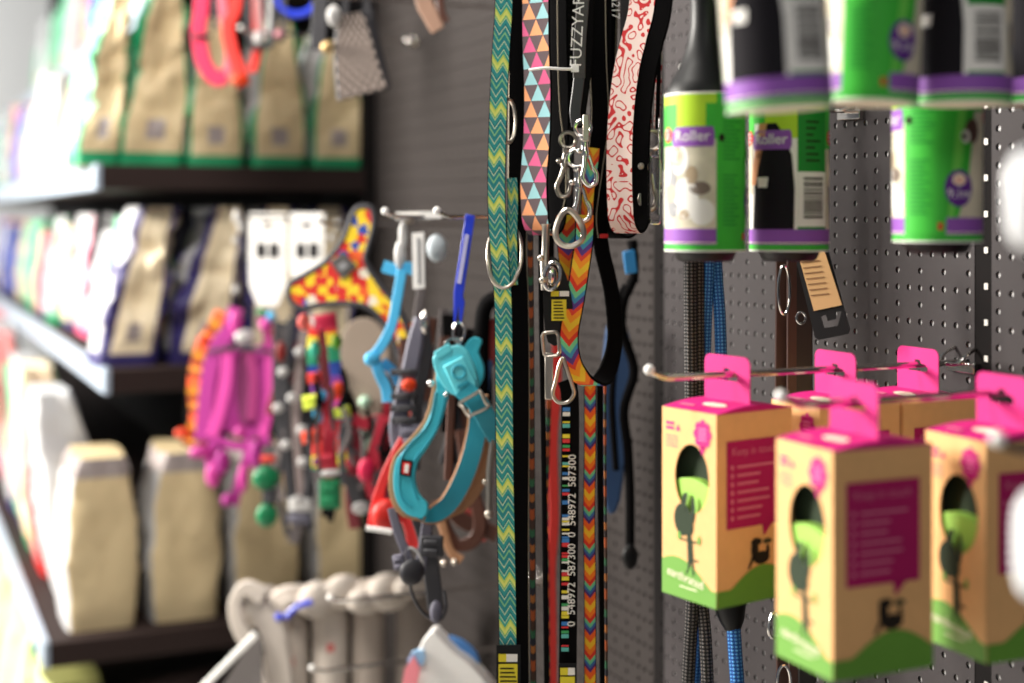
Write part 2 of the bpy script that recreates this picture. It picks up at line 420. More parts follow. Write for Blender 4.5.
# ------------------------------------------------------------------ hooks
def make_hook(length, label):
    t = thing('display_hook', Vector((0,0,0)), label, 'hook')
    mb = MB()
    pts = [Vector((0,0,0)), Vector((-length+.030,0,0)), Vector((-length+.016,0,.0004)), Vector((-length+.006,0,.003)), Vector((-length,0,.006))]
    tube(mb, [pts[0]]+smooth_path(pts[1:], 5), .0027, CHR, 12); mb.build('rod', t)
    mb = MB(); ball(mb, Vector((-length,0,.0068)), .0042, WHP); mb.build('tip_cap', t)
    mb = MB(); obox(mb, Vector((-.003,0,-.004)), Vector((.003,0,0)), Vector((0,.017,0)), Vector((0,0,.0045)), CHR)
    for s in (-1,1): tube(mb, smooth_path([Vector((0,s*.012,.012)), Vector((-.012,s*.013,.006)), Vector((-.018,s*.010,0)), Vector((-.022,s*.002,0))], 4), .0018, CHR, 8)
    mb.build('wall_bracket', t, bevel=.001)
    return t
HB = ZC
hk = make_hook(.305, 'chrome display hook carrying the sharpest kraft carton, its white tip left of the carton')
hook0 = hk
def hook(Y, h, label):
    global hook0
    if hook0 is not None:
        hk.location = (0, Y, HB+h); hk['label'] = label; hook0 = None; return hk
    return copy_thing(hk, (0, Y, HB+h), 0, label)
Y1, Y2, Y3 = .9425, .770, .575; HH = -.1225
hook(Y1, HH, 'chrome display hook passing through three pink hang tabs, white tip left of the sharpest carton')
hook(Y2, HH, 'chrome display hook over the front blurred cartons, tip beside the middle carton')
hook(Y3, HH, 'nearest chrome display hook, only its blurred white tip at the right edge')
# ------------------------------------------------------------------ dog waste bag cartons
BW, BD, BH = .062, .079, .1455
def make_carton(label):
    t = thing('kraft_carton', Vector((0,0,0)), label, 'carton', 'kraft cartons hanging on the chrome hooks')
    w, d, h = BW/2, BD/2, BH
    mb = MB()
    # front (faces -X, the aisle) with an oval window; s runs left -> right seen from the aisle (towards -Y)
    mf = lambda s, z, off: Vector((-d-off, -s, z))
    ms = lambda s, z, off: Vector((s, -w-off, z))
    outer = [Vector((-d, w, 0)), Vector((-d, -w, 0)), Vector((-d, -w, h)), Vector((-d, w, h))]
    oc = (.0035, .0935); hole = [Vector((-d, -(oc[0]+.0195*math.cos(2*PI*i/28)), oc[1]+.0265*math.sin(2*PI*i/28))) for i in range(28)]
    extrude(mb, outer, [hole], Vector((-1,0,0)), .0008, KRAFT)
    def quad(a,b,c,e,m): mb.add([a,b,c,e], [(0,1,2,3)], m)
    quad(Vector((-d,-w,0)),Vector((d,-w,0)),Vector((d,-w,h)),Vector((-d,-w,h)),KRAFT)
    quad(Vector((d,w,0)),Vector((-d,w,0)),Vector((-d,w,h)),Vector((d,w,h)),KRAFT)
    quad(Vector((d,-w,0)),Vector((d,w,0)),Vector((d,w,h)),Vector((d,-w,h)),KRAFT)
    quad(Vector((-d,-w,0)),Vector((-d,w,0)),Vector((d,w,0)),Vector((d,-w,0)),GRN)
    pass
    # green hill along the bottom of both printed faces
    for mp, W in ((mf, w), (ms, d), (lambda s,z,o: Vector((s, w+o, z)), d)):
        V = []; Fs = []; N = 24
        for i in range(N+1):
            s = -W+2*W*i/N; u = i/N
            if W == w: z = .0125+.0185*math.cos(min(1, abs(u-.28)/.62)*PI/2)
            else: z = .0125+.015*max(0, math.cos(max(-1, min(1, (u-.60)/.42))*PI/2))
            V += [mp(s, 0, .0006), mp(s, z, .0006)]
        for i in range(N): Fs.append((2*i,2*i+2,2*i+3,2*i+1))
        mb.add(V, Fs, GRN)
    # front print: wordmark, badge, small lines, plain dog silhouette
    text(mb, mf, 'earthrated', -.004, .0135, .0098, CREAM, .001, rot=-.10)
    rrect(mb, mf, -.010, .010, .0088, .0096, CREAM, .001)
    rell(mb, mf, .0160, .129, .0085, .0085, PINK, .0008)
    for i in range(8):
        a = 2*PI*i/8; rell(mb, mf, .0160+.0070*math.cos(a), .129+.0078*math.sin(a), .0032, .0036, PINK, .0009, 4, 6)
    rows(mb, mf, [(.1130,.0159,.0161),(.1200,.0120,.0200)], PINK, 2, .0009)
    for k in range(4): rrect(mb, mf, .0115, .0205, .1245+k*.0027, .1253+k*.0027, BADGE, .0012, 2, 1)
    for k in range(2): rrect(mb, mf, -.026, -.0165, .1325-k*.0038, .1348-k*.0038, PINK, .0008, 2, 1)
    rows(mb, mf, [(.1285,-.0145,-.0095),(.1335,-.0121,-.0119)], PINK, 2, .0008)
    for k in range(4): rrect(mb, mf, -.026, -.012, .1235-k*.0026, .1241-k*.0026, PINK, .0008, 2, 1)
    # sitting dog silhouette, plain
    sil = [(.024,-.0005,.001),(.034,-.001,.0055),(.045,-.0015,.0045),(.053,-.002,.002)]
    rows(mb, mf, sil, DOGINK, 4, .0008)
    rell(mb, mf, -.0065, .0610, .0100, .0125, DOGINK, .0009); rell(mb, mf, -.0005, .0560, .0060, .0065, DOGINK, .0010)
    rows(mb, mf, [(.066,-.0095,-.0040),(.078,-.0070,-.0010),(.082,-.0045,.0000)], DOGINK, 2, .0011); rows(mb, mf, [(.060,.0010,.0060),(.072,.0040,.0085),(.080,.0040,.0070)], DOGINK, 2, .0011)
    rows(mb, mf, [(.045,-.0090,-.0015),(.0465,-.0095,-.0010)], DOGINK, 2, .0009); rows(mb, mf, [(.045,.0030,.0110),(.0465,.0035,.0115)], DOGINK, 2, .0009)
    rell(mb, mf, -.0105, .0480, .0020, .0034, GRN, .001); rell(mb, mf, .0120, .0480, .0020, .0034, GRN, .001)
    rows(mb, mf, [(.020,-.0030,-.0015),(.026,.0000,.0012)], DOGINK, 2, .0009); rows(mb, mf, [(.020,.0050,.0070),(.034,.0035,.0050)], DOGINK, 2, .0009); rows(mb, mf, [(.031,.0060,.0110),(.0325,.0050,.0115)], DOGINK, 2, .0009)
    # speech panel on the side
    rows(mb, ms, [(.058,-.0300,.0285),(.1245,-.0300,.0285)], PLUM, 6, .0006)
    rows(mb, ms, [(.0495,.0085,.0092),(.0585,.0070,.0180)], PLUM, 3, .0006)
    text(mb, ms, 'Keep in touch', -.0015, .1135, .0082, PLUMT, .001)
    for k, ln in enumerate((.038,.024,.022,.033,.034,.026,.024)):
        z = .1045-k*.0064
        rell(mb, ms, -.0245, z, .0016, .0020, PLUMT, .001, 3, 6); rrect(mb, ms, -.0195, -.0195+ln, z-.0009, z+.0009, PLUMT, .001, 2, 1)
    # dark curled dog silhouette standing on the hill
    rell(mb, ms, .0060, .0330, .0085, .0050, INK, .0009); rell(mb, ms, -.0010, .0400, .0038, .0068, INK, .001)
    rell(mb, ms, .0005, .0455, .0055, .0030, INK, .0011); rell(mb, ms, .0120, .0450, .0048, .0018, DOGINK, .0011)
    rows(mb, ms, [(.026,-.0085,-.006),(.036,-.0035,.000)], INK, 2, .001); rell(mb, ms, .0125, .0365, .0018, .0060, INK, .001)
    mb.build('box_body', t, smooth=False)
    # green roll behind the window; dark block above it imitates the shaded void
    mb = MB(); pr = [(-.027,.012),(.027,.012)]+[(.027*math.cos(a_), .080+.013*math.sin(a_)) for a_ in [PI*i/14 for i in range(15)]]; extrude(mb, [Vector((-d+.010,-p_,z_)) for p_,z_ in pr], [], Vector((-1,0,0)), .016, LIME); extrude(mb, [Vector((-d+.016,-p_,z_)) for p_,z_ in [(-.026,.088),(.026,.088),(.026,.128),(-.026,.128)]], [], Vector((-1,0,0)), .012, DOGINK); mb.build('bag_roll', t, bevel=.003)
    # magenta lid, slightly domed, with a white print patch
    mb = MB(); N = 12; V = []; Fs = []
    for i in range(N+1):
        x = -d+2*d*i/N; zz = h+.0002+.0045*math.sin(PI*i/N)
        V += [Vector((x,-w-.0004,zz)), Vector((x,w+.0004,zz)), Vector((x,-w-.0004,h-.0002)), Vector((x,w+.0004,h-.0002))]
    for i in range(N):
        a = 4*i; b = a+4
        Fs += [(a,b,b+1,a+1), (a+2,b+2,b,a), (a+1,b+1,b+3,a+3)]
    mb.add(V, Fs, PINK)
    mt = lambda s, z, off: Vector((z, -s, h+.0002+.0045*math.sin(PI*(z+d)/(2*d))+off))
    rell(mb, mt, .008, -.0205, .0125, .0052, CREAM, .0006); rrect(mb, mt, -.022, -.006, -.031, -.027, PLUMT, .0006, 3, 1)
    mb.build('lid', t, ang=60)
    # hang tab standing across the lid
    tw, th0, th1 = .0255, h+.001, h+.040
    o = []
    for (sx, cz, a0) in ((1,th0,None),(1,th1-.006,0),(-1,th1-.006,PI/2),(-1,th0,None)):
        if a0 is None: o.append(Vector((0, sx*tw, th0)))
        else:
            for k in range(5):
                a = a0+PI/2*k/4; o.append(Vector((0, sx*(tw-.006)+.006*math.cos(a), cz+.006*math.sin(a))))
    hz = h+.0235
    hole = [Vector((0,-.011,hz-.003)), Vector((0,.011,hz-.003)), Vector((0,.013,hz)), Vector((0,.009,hz+.003)), Vector((0,.0045,hz+.0035)), Vector((0,.0030,hz+.0065)), Vector((0,-.0030,hz+.0065)), Vector((0,-.0045,hz+.0035)), Vector((0,-.009,hz+.003)), Vector((0,-.013,hz))]
    mb = MB(); extrude(mb, o, [hole], Vector((-1,0,0)), .0009, PINK); mb.build('hang_tab', t, smooth=False)
    return t
ZB = HB-.1475-BH-.0008
carton = make_carton('')
def put_carton(x, y, rz, label, first=False):
    if first: carton.location = (x,y,ZB); carton.rotation_euler = (0,0,rz); carton['label'] = label; return carton
    return copy_thing(carton, (x,y,ZB), rz, label)
put_carton(-.2319, .9486, math.radians(10.5), 'kraft carton with pink lid, sharpest and leftmost of the hanging cartons, beside the leashes', True)
put_carton(-.1335, Y1, math.radians(2), 'kraft carton behind the sharpest one, only its lid and tab seen above the front carton')
put_carton(-.0500, Y1, 0, 'kraft carton closest to the pegboard, last on the rear hook, beside the chrome wall bracket')
put_carton(-.2475, Y2, 0, 'kraft carton in front at centre, blurred, its whole plum speech panel showing')
put_carton(-.1325, Y2-.013, math.radians(-2), 'kraft carton at the right edge, its side panel cut off by the frame')
# white blurred things at the right edge
GLW = mat('glossy_white_plastic', (245,246,248), .2)
# ------------------------------------------------------------------ lint rollers
LR = .031; LH = .121
def make_roller():
    t = thing('lint_roller', Vector((0,0,0)), '', 'lint roller', 'lint rollers hanging by their handles')
    mb = MB(); R = LR
    mp = lambda s, z, off: Vector(((R+off)*math.cos(s), (R+off)*math.sin(s), z))
    D = math.radians
    lathe(mb, [(0,.0004),(R-.003,0)], (0,0,0), CREAM, 72); lathe(mb, [(R-.003,0),(R,.0008),(R,LH-.0008),(R-.003,LH)], (0,0,0), LG, 72)
    def rc(a0, a1, z0, z1, m, off=.0002): rrect(mb, mp, D(a0), D(a1), z0, z1, m, off, max(4, int((a1-a0)/6)), 2)
    rc(0, 360, .0055, .0175, PUR, .0002); rc(0, 360, .0065, .0072, CREAM, .0005)
    rc(0, 360, .110, .120, LGY, .0002); rc(0, 360, 0.0, .0012, WHI, .0003); rc(0,360,LH-.0018,LH-.0002,WHI,.0003)
    # photo one (0..95): pale scene with soft grey shapes, ribbon with the word
    rc(0, 95, .0175, .100, PHO); rc(36, 80, .085, .112, LGY, .0003); rc(0, 36, .080, .112, LG, .0003); rc(80, 95, .085, .112, LG, .0003)
    for sc, zc, a, b, m in ((22,.050,14,.020,GREYI),(50,.040,20,.016,WHI),(40,.070,16,.012,WHI),(72,.048,15,.005,mat('taupe_photo',(120,104,92),.4)),(75,.030,18,.010,WHI),(28,.032,12,.006,GREYI),(14,.060,8,.010,CREAM),(36,.072,12,.008,mat('beige_photo',(170,150,122),.5)),(60,.058,9,.007,mat('beige_photo')),(24,.044,10,.007,mat('beige_photo')),(48,.028,9,.004,mat('beige_photo'))):
        rell(mb, mp, D(sc), zc, D(a), b, m, .0004)
    def ribbonword(a0, a1):
        rr = [(.0795, D(a0), D(a1)), (.0830, D(a0-3), D(a1+2)), (.0905, D(a0-2), D(a1+2)), (.0945, D(a0+5), D(a1))]
        rows(mb, mp, rr, PUR, 10, .0006); text(mb, mp, 'Roller', D((a0+a1)/2), .0838, .0115, WHI, .001, sx=1/R)
        rell(mb, mp, D(a0-14), .0890, D(11), .0060, REDI, .0005); 
        for k in range(3): rrect(mb, mp, D(a0-21), D(a0-8), .0860+k*.003, .0868+k*.003, WHI, .0009, 3, 1)
    ribbonword(30, 90)
    # green text panel (95..150)
    rc(95, 150, .0055, .120, LG, .0006)
    for k in range(30):
        z = .020+k*.0031
        if 12 < k < 16: continue
        rc(104, 104+random.uniform(18,34), z, z+.0011, LGD, .0009)
    rell(mb, mp, D(102), .086, D(4), .0030, INK, .0012); rc(140,146,.009,.014,REDI,.001)
    # badge panel (150..220): curve of white, small dark animal patch, violet disc
    rows(mb, mp, [(.0175,D(166),D(215)),(.040,D(180),D(218)),(.070,D(188),D(219)),(.092,D(192),D(218))], PHO, 8, .0004)
    rell(mb, mp, D(187), .078, D(12), .0085, mat('brown_spotted_photo',(84,56,50),.5,mottle=.5,mscale=300), .0009); rell(mb, mp, D(176), .074, D(7), .0045, WHI, .0010); rell(mb, mp, D(174), .074, D(4), .0026, INK, .0012); rows(mb, mp, [(.0175,D(152),D(160)),(.060,D(160),D(172)),(.105,D(168),D(180))], mat('lint_light_green',(110,200,80),.5,spec=.2), 5, .0004)
    rell(mb, mp, D(167), .038, D(19), .0130, PURD, .0008); rell(mb, mp, D(167), .0440, D(9), .0042, CREAM, .0011)
    text(mb, mp, '3D', D(167), .0415, .0060, REDI, .0014, sx=1/R); text(mb, mp, '9,1m', D(167), .0315, .0085, WHI, .0012, sx=1/R)
    # photo two (220..310): dark jacket on white
    rc(220, 310, .0175, .100, WHI); rc(262, 310, .088, .112, LGY, .0003); rc(220, 240, .084, .112, LG, .0003)
    rows(mb, mp, [(.0175,D(236),D(305)),(.050,D(240),D(306)),(.075,D(246),D(302)),(.092,D(258),D(290)),(.100,D(266),D(280))], SUIT, 10, .0004)
    rows(mb, mp, [(.052,D(232),D(244)),(.066,D(236),D(250)),(.090,D(246),D(262)),(.100,D(252),D(266))], SKIN, 3, .0006)
    rows(mb, mp, [(.050,D(250),D(266)),(.058,D(248),D(268))], WHI, 3, .0008); rc(224,236,.045,.085,PHO,.0005)
    ribbonword(240, 300)
    # barcode panel (310..360)
    rc(310, 360, .0175, .110, LGD, .0005); rc(310, 360, .0195, .062, WHI, .0006)
    barcode(mb, mp, D(314), D(357), .022, .062, .0008)
    for k in range(7): rc(322, 322+random.uniform(10,26), .070+k*.005, .0715+k*.005, INK, .0008)
    mb.build('printed_sleeve', t)
    mb = MB(); lathe(mb, [(0,-.008),(.0185,-.008),(.0215,-.0065),(.0235,-.002),(.0245,0),(.0245,.001),(0,.001)], (0,0,0), BLKP, 40); mb.build('end_cap', t)
    mb = MB()
    prof = [(0,LH-.001),(.0300,LH-.001),(.0296,LH+.003),(.0262,LH+.010),(.0195,LH+.022),(.0142,LH+.036),(.0115,LH+.052),(.0112,LH+.068),(.0130,LH+.085),(.0148,LH+.105),(.0140,LH+.125),(.0100,LH+.140),(.0035,LH+.146),(0,LH+.1465)]
    lathe(mb, prof, (0,0,0), BLKP, 40); mb.build('handle', t)
    mb = MB(); pts = [Vector((math.cos(a)*.008,0,LH+.153+math.sin(a)*.009)) for a in [2*PI*i/20 for i in range(20)]]
    tube(mb, pts, .0016, BLKP, 8, True); mb.build('hanging_loop', t)
    return t
roller = make_roller(); rfirst = [True]
def put_roller(px, pyb, z, phi, label, tilt=0):
    b = Q(px, pyb, z); az = math.atan2(CAM.y-b.y, CAM.x-b.x)
    rz = az-math.radians(phi)
    if rfirst[0]: rfirst[0] = False; r = roller; r.location = b; r['label'] = label
    else: r = copy_thing(roller, b, 0, label)
    m = Matrix.Rotation(tilt, 4, F2) @ Matrix.Rotation(rz, 4, 'Z')
    if pyb < 150:
        for ch in list(r.children):
            if ch.name.startswith('end_cap'): bpy.data.objects.remove(ch)
    r.rotation_euler = m.to_euler(); return b
r1 = put_roller(705, 251, 1.10, 79, 'leftmost green and violet lint roller with black handle, pale photo beside green panel')
r2 = put_roller(789, 251, 1.13, 298, 'lint roller hanging behind right of the leftmost one, dark jacket photo and barcode')
r5 = put_roller(937, 242, 1.02, 139, 'lint roller alone above the right cartons, violet round badge on green')
n1 = put_roller(780, 110, .842, 296, 'nearest tilted lint roller cut by the top edge, left of its row, big jacket photo', math.radians(-4))
n2 = put_roller(869, 104, .915, 128, 'blurred lint roller second in the top row, mostly plain green panel with badge', math.radians(2))
n3 = put_roller(963, 105, .945, 305, 'blurred lint roller third in the top row, dark photo and barcode', 0)
n4 = put_roller(1044, 105, 1.0, 310, 'lint roller cut off by the top right corner of the photo', 0)
hook(r1.y, r1.z-HB+LH+.153, 'display hook above the photo frame carrying the two lower left lint rollers')
hook(r5.y, r5.z-HB+LH+.153, 'display hook above the photo frame carrying the single right lint roller')
hook(n2.y, n3.z-HB+LH+.156, 'display hook above the photo frame carrying the top row of lint rollers')
# ------------------------------------------------------------------ white pouches near the right edge
def pouch(name, ctr, a, b, depth, m, label, cat):
    mb = MB(); N = 28; K = 8; V = []; Fs = []
    for s in (-1, 1):
        for k in range(K+1):
            q = k/K
            for i in range(N):
                an = 2*PI*i/N; e = .55
                x = abs(math.cos(an))**e*(1 if math.cos(an) > 0 else -1); y = abs(math.sin(an))**e*(1 if math.sin(an) > 0 else -1)
                V.append(ctr + R2*(a*x*q) + UP*(b*y*q) + F2*(s*depth*math.sqrt(max(0, 1-q*q))))
    for s in range(2):
        o = s*(K+1)*N
        for k in range(K):
            for i in range(N):
                f = (o+k*N+i, o+(k+1)*N+i, o+(k+1)*N+(i+1)%N, o+k*N+(i+1)%N); Fs.append(f if s else f[::-1])
    mb.add(V, Fs, m); return tag(mb.build(name), label, cat)
pouch('white_pouch', Q(1058, 200, .62), .023, .024, .012, GLW, 'blurred glossy white package at the right edge beside the lint rollers', 'package')
pouch('white_pouch', Q(1060, 545, .66), .022, .028, .012, GLW, 'blurred white package at the right edge in front of the rightmost carton', 'package')
# ------------------------------------------------------------------ leashes in focus
DT = (R2*.5+F2*.866).normalized(); SD = (R2*.866-F2*.5).normalized()
THN = mat('cream_stitching', (150,140,120), .8)
def strap_pts(lst, z, n=5): return smooth_path([Q(x, y, z if len(r) == 0 else r[0]) for x, y, *r in lst], n)
def flat_strap(name, lst, z, w, m, label, th=.0022, back=None, side=None, edge=None, cat='leash', group=None):
    mb = MB(); ribbon(mb, strap_pts(lst, z), side or SD, w, th, m, back, edge or back)
    return tag(mb.build(name), label, cat, group)
def sidev(v): return -v
def part_strap(parent, name, lst, z, w, m, th=.0022, back=None, side=None, edge=None):
    mb = MB(); ribbon(mb, strap_pts(lst, z), side or SD, w, th, m, back, edge or back); return mb.build(name, parent)
def loop_part(parent, name, lst, z, w, gap, m, back, th=.0025, rear_shift=0, dt=DT, sd=SD, side_edge=None):
    f = [Q(x, y, z) for x, y in lst]; bot = f[-1]
    R = gap/2; pts = smooth_path(f, 5)
    U = [bot+dt*(R-R*math.cos(a))-UP*(R*1.15*math.sin(a)) for a in [PI*i/12 for i in range(1, 12)]]
    rear = [p+dt*gap+R2*(rear_shift*(bot.z-p.z)) for p in reversed(f)]
    pts = pts+U+smooth_path(rear, 5)
    mb = MB(); ribbon(mb, pts, sd, w, th, m, back, side_edge or back); return mb.build(name, parent)
def ring(mb, c, a, b, nrm, r, m, shape='o', rot=0):
    nrm = nrm.normalized(); s = UP.cross(nrm).normalized(); u = nrm.cross(s)
    pts = []
    N = 28
    for i in range(N):
        t = 2*PI*i/N; x, y = math.cos(t), math.sin(t)
        if shape == 'd': y = max(y, -.9) if y < 0 else y; y = y if y < .35 else .35
        if shape == 'r': x = max(-.8, min(.8, x))/.8; y = max(-.8, min(.8, y))/.8
        if shape == 'p': x *= (1-.35*y)
        x2 = x*a; y2 = y*b
        xr = x2*math.cos(rot)-y2*math.sin(rot); yr = x2*math.sin(rot)+y2*math.cos(rot)
        pts.append(c+s*xr+u*yr)
    tube(mb, pts, r, m, 8, True)
def rod(mb, a, b, r, m, n=12, knobs=()):
    tube(mb, [a, b], r, m, n)
CV = -F2                                                    # towards the camera, level
HYl = 1.30; HHl = .345
hook(1.245, HHl, 'display hook above the photo frame carrying the triangle print and red print leashes')
hook(1.400, HHl, 'display hook above the photo frame carrying the teal zigzag leash')
ZL = 1.36
# 1 teal zigzag leash
t = thing('zigzag_leash', Q(505,683,ZL), 'long teal and lime zigzag leash with big silver ring, leftmost of the sharp leashes', 'leash')
part_strap(t, 'webbing', [(505,-95),(504,0),(501,50),(498.5,100),(497,150),(496.5,200),(499,250),(503,300),(504,380),(505,480),(507,580),(509,720),(510,800)], ZL, .0175, TEAL, back=BLK, side=R2)
part_strap(t, 'black_backing', [(519,-95),(518,0),(518,120),(517,250),(519,300),(520,400),(519,560),(521,800)], ZL+.022, .0190, BLK, side=R2, edge=THN)
part_strap(t, 'short_webbing', [(512,178),(513,200),(512,240),(513,285)], ZL+.006, .011, TEAL, back=BLK, side=R2)
mb = MB(); tube(mb, smooth_path([Q(x, y, ZL+dz) for x, y, dz in ((514,228,.012),(521,242,.004),(521,262,-.002),(514,281,-.005),(504,288,-.006),(493,281,-.005),(488,262,-.003),(489,242,.004),(497,228,.012))], 6, True), .0018, NICK, 10, True); mb.build('silver_ring', t)
mb = MB(); ring(mb, Q(508,121,ZL+.006), .0085, .021, (CV+R2*.6), .0019, NICK, 'o'); mb.build('upper_ring', t)
mb = MB()
mp = lambda s, z, off: Q(508.5,668,ZL-.005)+R2*s+UP*z-F2*off
obox(mb, Q(508.5,668,ZL-.004), R2*.0115, UP*.022, F2*.0008, BLKP)
YEL = mat('yellow_print', (226,208,40), .5)
rrect(mb, mp, -.0095, -.002, .006, .0135, YEL, .0006); rrect(mb, mp, -.002, .0085, .006, .0135, WHI, .0006); rrect(mb, mp, -.0095, .0085, -.018, .004, YEL, .0006)
for k in range(5): rrect(mb, mp, -.008, .005+.001*k, -.001-k*.004, .0005-k*.004, INK, .0009)
mb.build('card_tag', t)
# 2 thin dark patterned lead behind
flat_strap('patterned_leash', [(531,-95),(531,0),(530,120),(530,230),(531,330),(532,500),(534,800)], ZL+.05, .0062, EDGE, 'narrow dark brown and orange patterned leash edge right of the teal zigzag leash', back=BLK, side=R2)
# 3 triangle print
t = thing('triangle_leash', Q(538,222,1.35), 'grey leash handle printed with peach, pink and blue triangles', 'leash')
loop_part(t, 'handle_loop', [(537,-95),(536,0),(536.5,50),(538,90),(537,140),(534,180),(535,212)], 1.35, .0300, .036, TRI, BLK, .003)
part_strap(t, 'edge_stitching', [(557,-40),(558,60),(560,110),(565,150),(566,190),(563,208)], 1.37, .0012, THN, th=.0012)
mb = MB(); tube(mb, smooth_path([Q(529,70,1.33), Q(545,68,1.325), Q(562,69,1.325), Q(574,69,1.33)],5), .0014, WHP, 8); obox(mb, Q(575,69,1.33), R2*.0035, UP*.0028, F2*.002, WHP); mb.build('cable_tie', t)
# black bellows bungee lead
t = thing('bungee_leash', Q(562,125,1.40), 'black ribbed bungee leash beside the triangle print handle', 'leash')
mb = MB(); pts = [Q(565,-95+i*2.2,1.405) for i in range(100)]
tube(mb, pts, [.0125 if (i//2)%2 else .0105 for i in range(100)], BLKP, 14); mb.build('ribbed_sleeve', t)
part_strap(t, 'webbing', [(566,120),(567,160),(566,215),(567,260)], 1.41, .016, BLK)
# grey label strap with vertical word
GRL = mat('dark_grey_ribbed_label', (64,62,60), .7, bump=.4, bscale=500)
t = thing('word_label_leash', Q(580,150,1.33), 'black leash with grey label lettered in white running upward, ends in a chrome snap', 'leash')
part_strap(t, 'webbing', [(588,-95),(588,0),(585,70),(580,110),(579,128)], 1.345, .012, BLK, side=R2)
part_strap(t, 'grey_label', [(585,-60),(583,0),(580,40),(579,78)], 1.335, .0118, GRL, side=R2)
mb = MB(); base = Q(577,22,1.331)
mp = lambda s, z, off: base+R2*s+UP*z-F2*off
text(mb, lambda s,z,off: Q(579.5,74,1.3325)+R2*s+UP*z+R2*(z*.05)-F2*off, 'FUZZYARD', 0.001, .046, .0155, WHI, .0008, rot=PI/2)
mb.build('white_lettering', t)
part_strap(t, 'leather_end', [(579,78),(577,95),(575,112),(577,126)], 1.335, .0105, mat('worn_black_leather', (44,43,46), .35), side=R2)
mb = MB()
def snap(mb, x, y, z, s=1.0, rot=0, m=CHR):                # trigger snap: eye on top, barrel, hook below
    c = Q(x, y, z); rx = R2*math.cos(rot)+UP*math.sin(rot); uy = UP*math.cos(rot)-R2*math.sin(rot)
    g = lambda a, b, d=0: c+rx*a*s+uy*b*s-F2*d*s
    tube(mb, [g(.0075*math.cos(a), .0075*math.sin(a)) for a in [2*PI*i/18 for i in range(18)]], .0019*s, m, 8, True)
    tube(mb, [g(0,-.007), g(0,-.010), g(0,-.012), g(0,-.020), g(0,-.022), g(0,-.026)], [.003*s,.0042*s,.0034*s,.0034*s,.0044*s,.0034*s], m, 12)
    tube(mb, smooth_path([g(0,-.026), g(-.0015,-.036), g(-.004,-.046), g(.001,-.054), g(.0075,-.052), g(.009,-.044), g(.0065,-.038)], 4), .0023*s, m, 10)
    tube(mb, [g(.0035,-.026), g(.0062,-.038)], .0016*s, m, 8)
    ball(mb, g(-.0055,-.021,.002), .0028*s, m)
snap(mb, 583, 128, 1.325, 1.0, .08); mb.build('chrome_snap', t)
mb = MB(); obox(mb, Q(586,128,1.322), R2*.003, UP*.0125, F2*.0012, NICK); mb.build('metal_keeper', t, bevel=.001)
# black leashes with pale edges
for i, (lst, w, lab) in enumerate([([(597,-95),(597,0),(598,60),(600,120),(594,170),(588,215),(590,238)], .019, 'black leash curving between the lettered label leash and the red print handle'),
                                  ([(609,-95),(608,0),(606,80),(604,160),(606,215)], .020, 'wide black leash directly left of the red print handle')]):
    t = thing('black_leash', Q(lst[-1][0], lst[-1][1], 1.38+.02*i), lab, 'leash')
    part_strap(t, 'webbing', lst, 1.38+.02*i, w, BLK, side=R2)
    part_strap(t, 'pale_edge', [(x-w*470+.5, y) for x, y in lst], 1.376+.02*i, .0009, THN, th=.001, side=R2)
    part_strap(t, 'pale_edge', [(x+w*470-.5, y) for x, y in lst], 1.376+.02*i, .0009, THN, th=.001, side=R2)
    if i == 1:
        mb = MB(); text(mb, lambda s,z,off: Q(612,14,1.375)+R2*s+UP*z-F2*off, 'a217', 0, .006, .011, WHI, 0, rot=-PI/2); mb.build('white_print', t)
# red print handle
t = thing('red_print_leash', Q(622,222,1.34), 'white leash handle with red scribble print, right of the black leashes', 'leash')
loop_part(t, 'handle_loop', [(648,-95),(643,0),(634,40),(627,70),(622,110),(620,150),(620,185),(621,210)], 1.34, .0285, .036, MAZE, BLK, .003)
part_strap(t, 'printed_tail', [(654,-60),(652,0),(650,60),(648,100),(649,128)], 1.375, .007, MAZE, back=BLK, side=R2)
part_strap(t, 'black_tail', [(661,-60),(660,0),(659,60),(657,130)], 1.385, .006, BLK, side=R2, edge=MAZE)
mb = MB(); snap(mb, 651, 140, 1.37, 1.25, -.1, NICK); mb.build('chrome_snap', t)
mb = MB(); rod(mb, Q(660,118,1.36), Q(659,215,1.36), .0016, CHR); ring(mb, Q(655,190,1.36), .0055, .032, CV, .0015, CHR, 'r'); mb.build('wire_gate', t)
# black loop under the red handle
t = thing('black_loop_leash', Q(615,242,1.41), 'black leash handle loop hanging just below the red print handle', 'leash')
loop_part(t, 'handle_loop', [(603,-95),(603,80),(604,160),(606,214)], 1.40, .0260, .040, BLK, BLK, .003, 0, (R2*.72+F2*.69).normalized(), (R2*.69-F2*.72).normalized())
mb = MB(); obox(mb, Q(604,236,1.385), R2*.004, UP*.002, F2*.0008, REDI); mb.build('red_stitch_mark', t)
# rainbow chevron leash
t = thing('rainbow_leash', Q(588,385,1.35), 'rainbow chevron dog leash with a padded black-backed loop handle', 'leash')
part_strap(t, 'upper_webbing', [(594,148),(592,165),(588,195),(586,235),(583,262)], 1.365, .0125, RB, back=BLK, side=R2)
mb = MB(); f = [Q(585,215,1.35),Q(584,240,1.35),Q(580,268,1.348),Q(575,300,1.345),Q(569,335,1.342),Q(572,362,1.342),Q(582,378,1.345),Q(597,383,1.365),Q(609,368,1.385),Q(615,335,1.395),Q(611,290,1.40),Q(602,250,1.40),Q(598,215,1.40),Q(597,150,1.40)]
sd_ = []
pf = smooth_path(f, 8)
for i in range(len(pf)):
    q = i/(len(pf)-1); a = min(1, max(0, (q-.46)/.22)); sd_.append(-(-R2*(1-a)+(-F2*.55-R2*.83)*a).normalized())
ribbon(mb, pf, sd_, .0185, .0035, RB, BLK, BLK); mb.build('handle_loop', t)
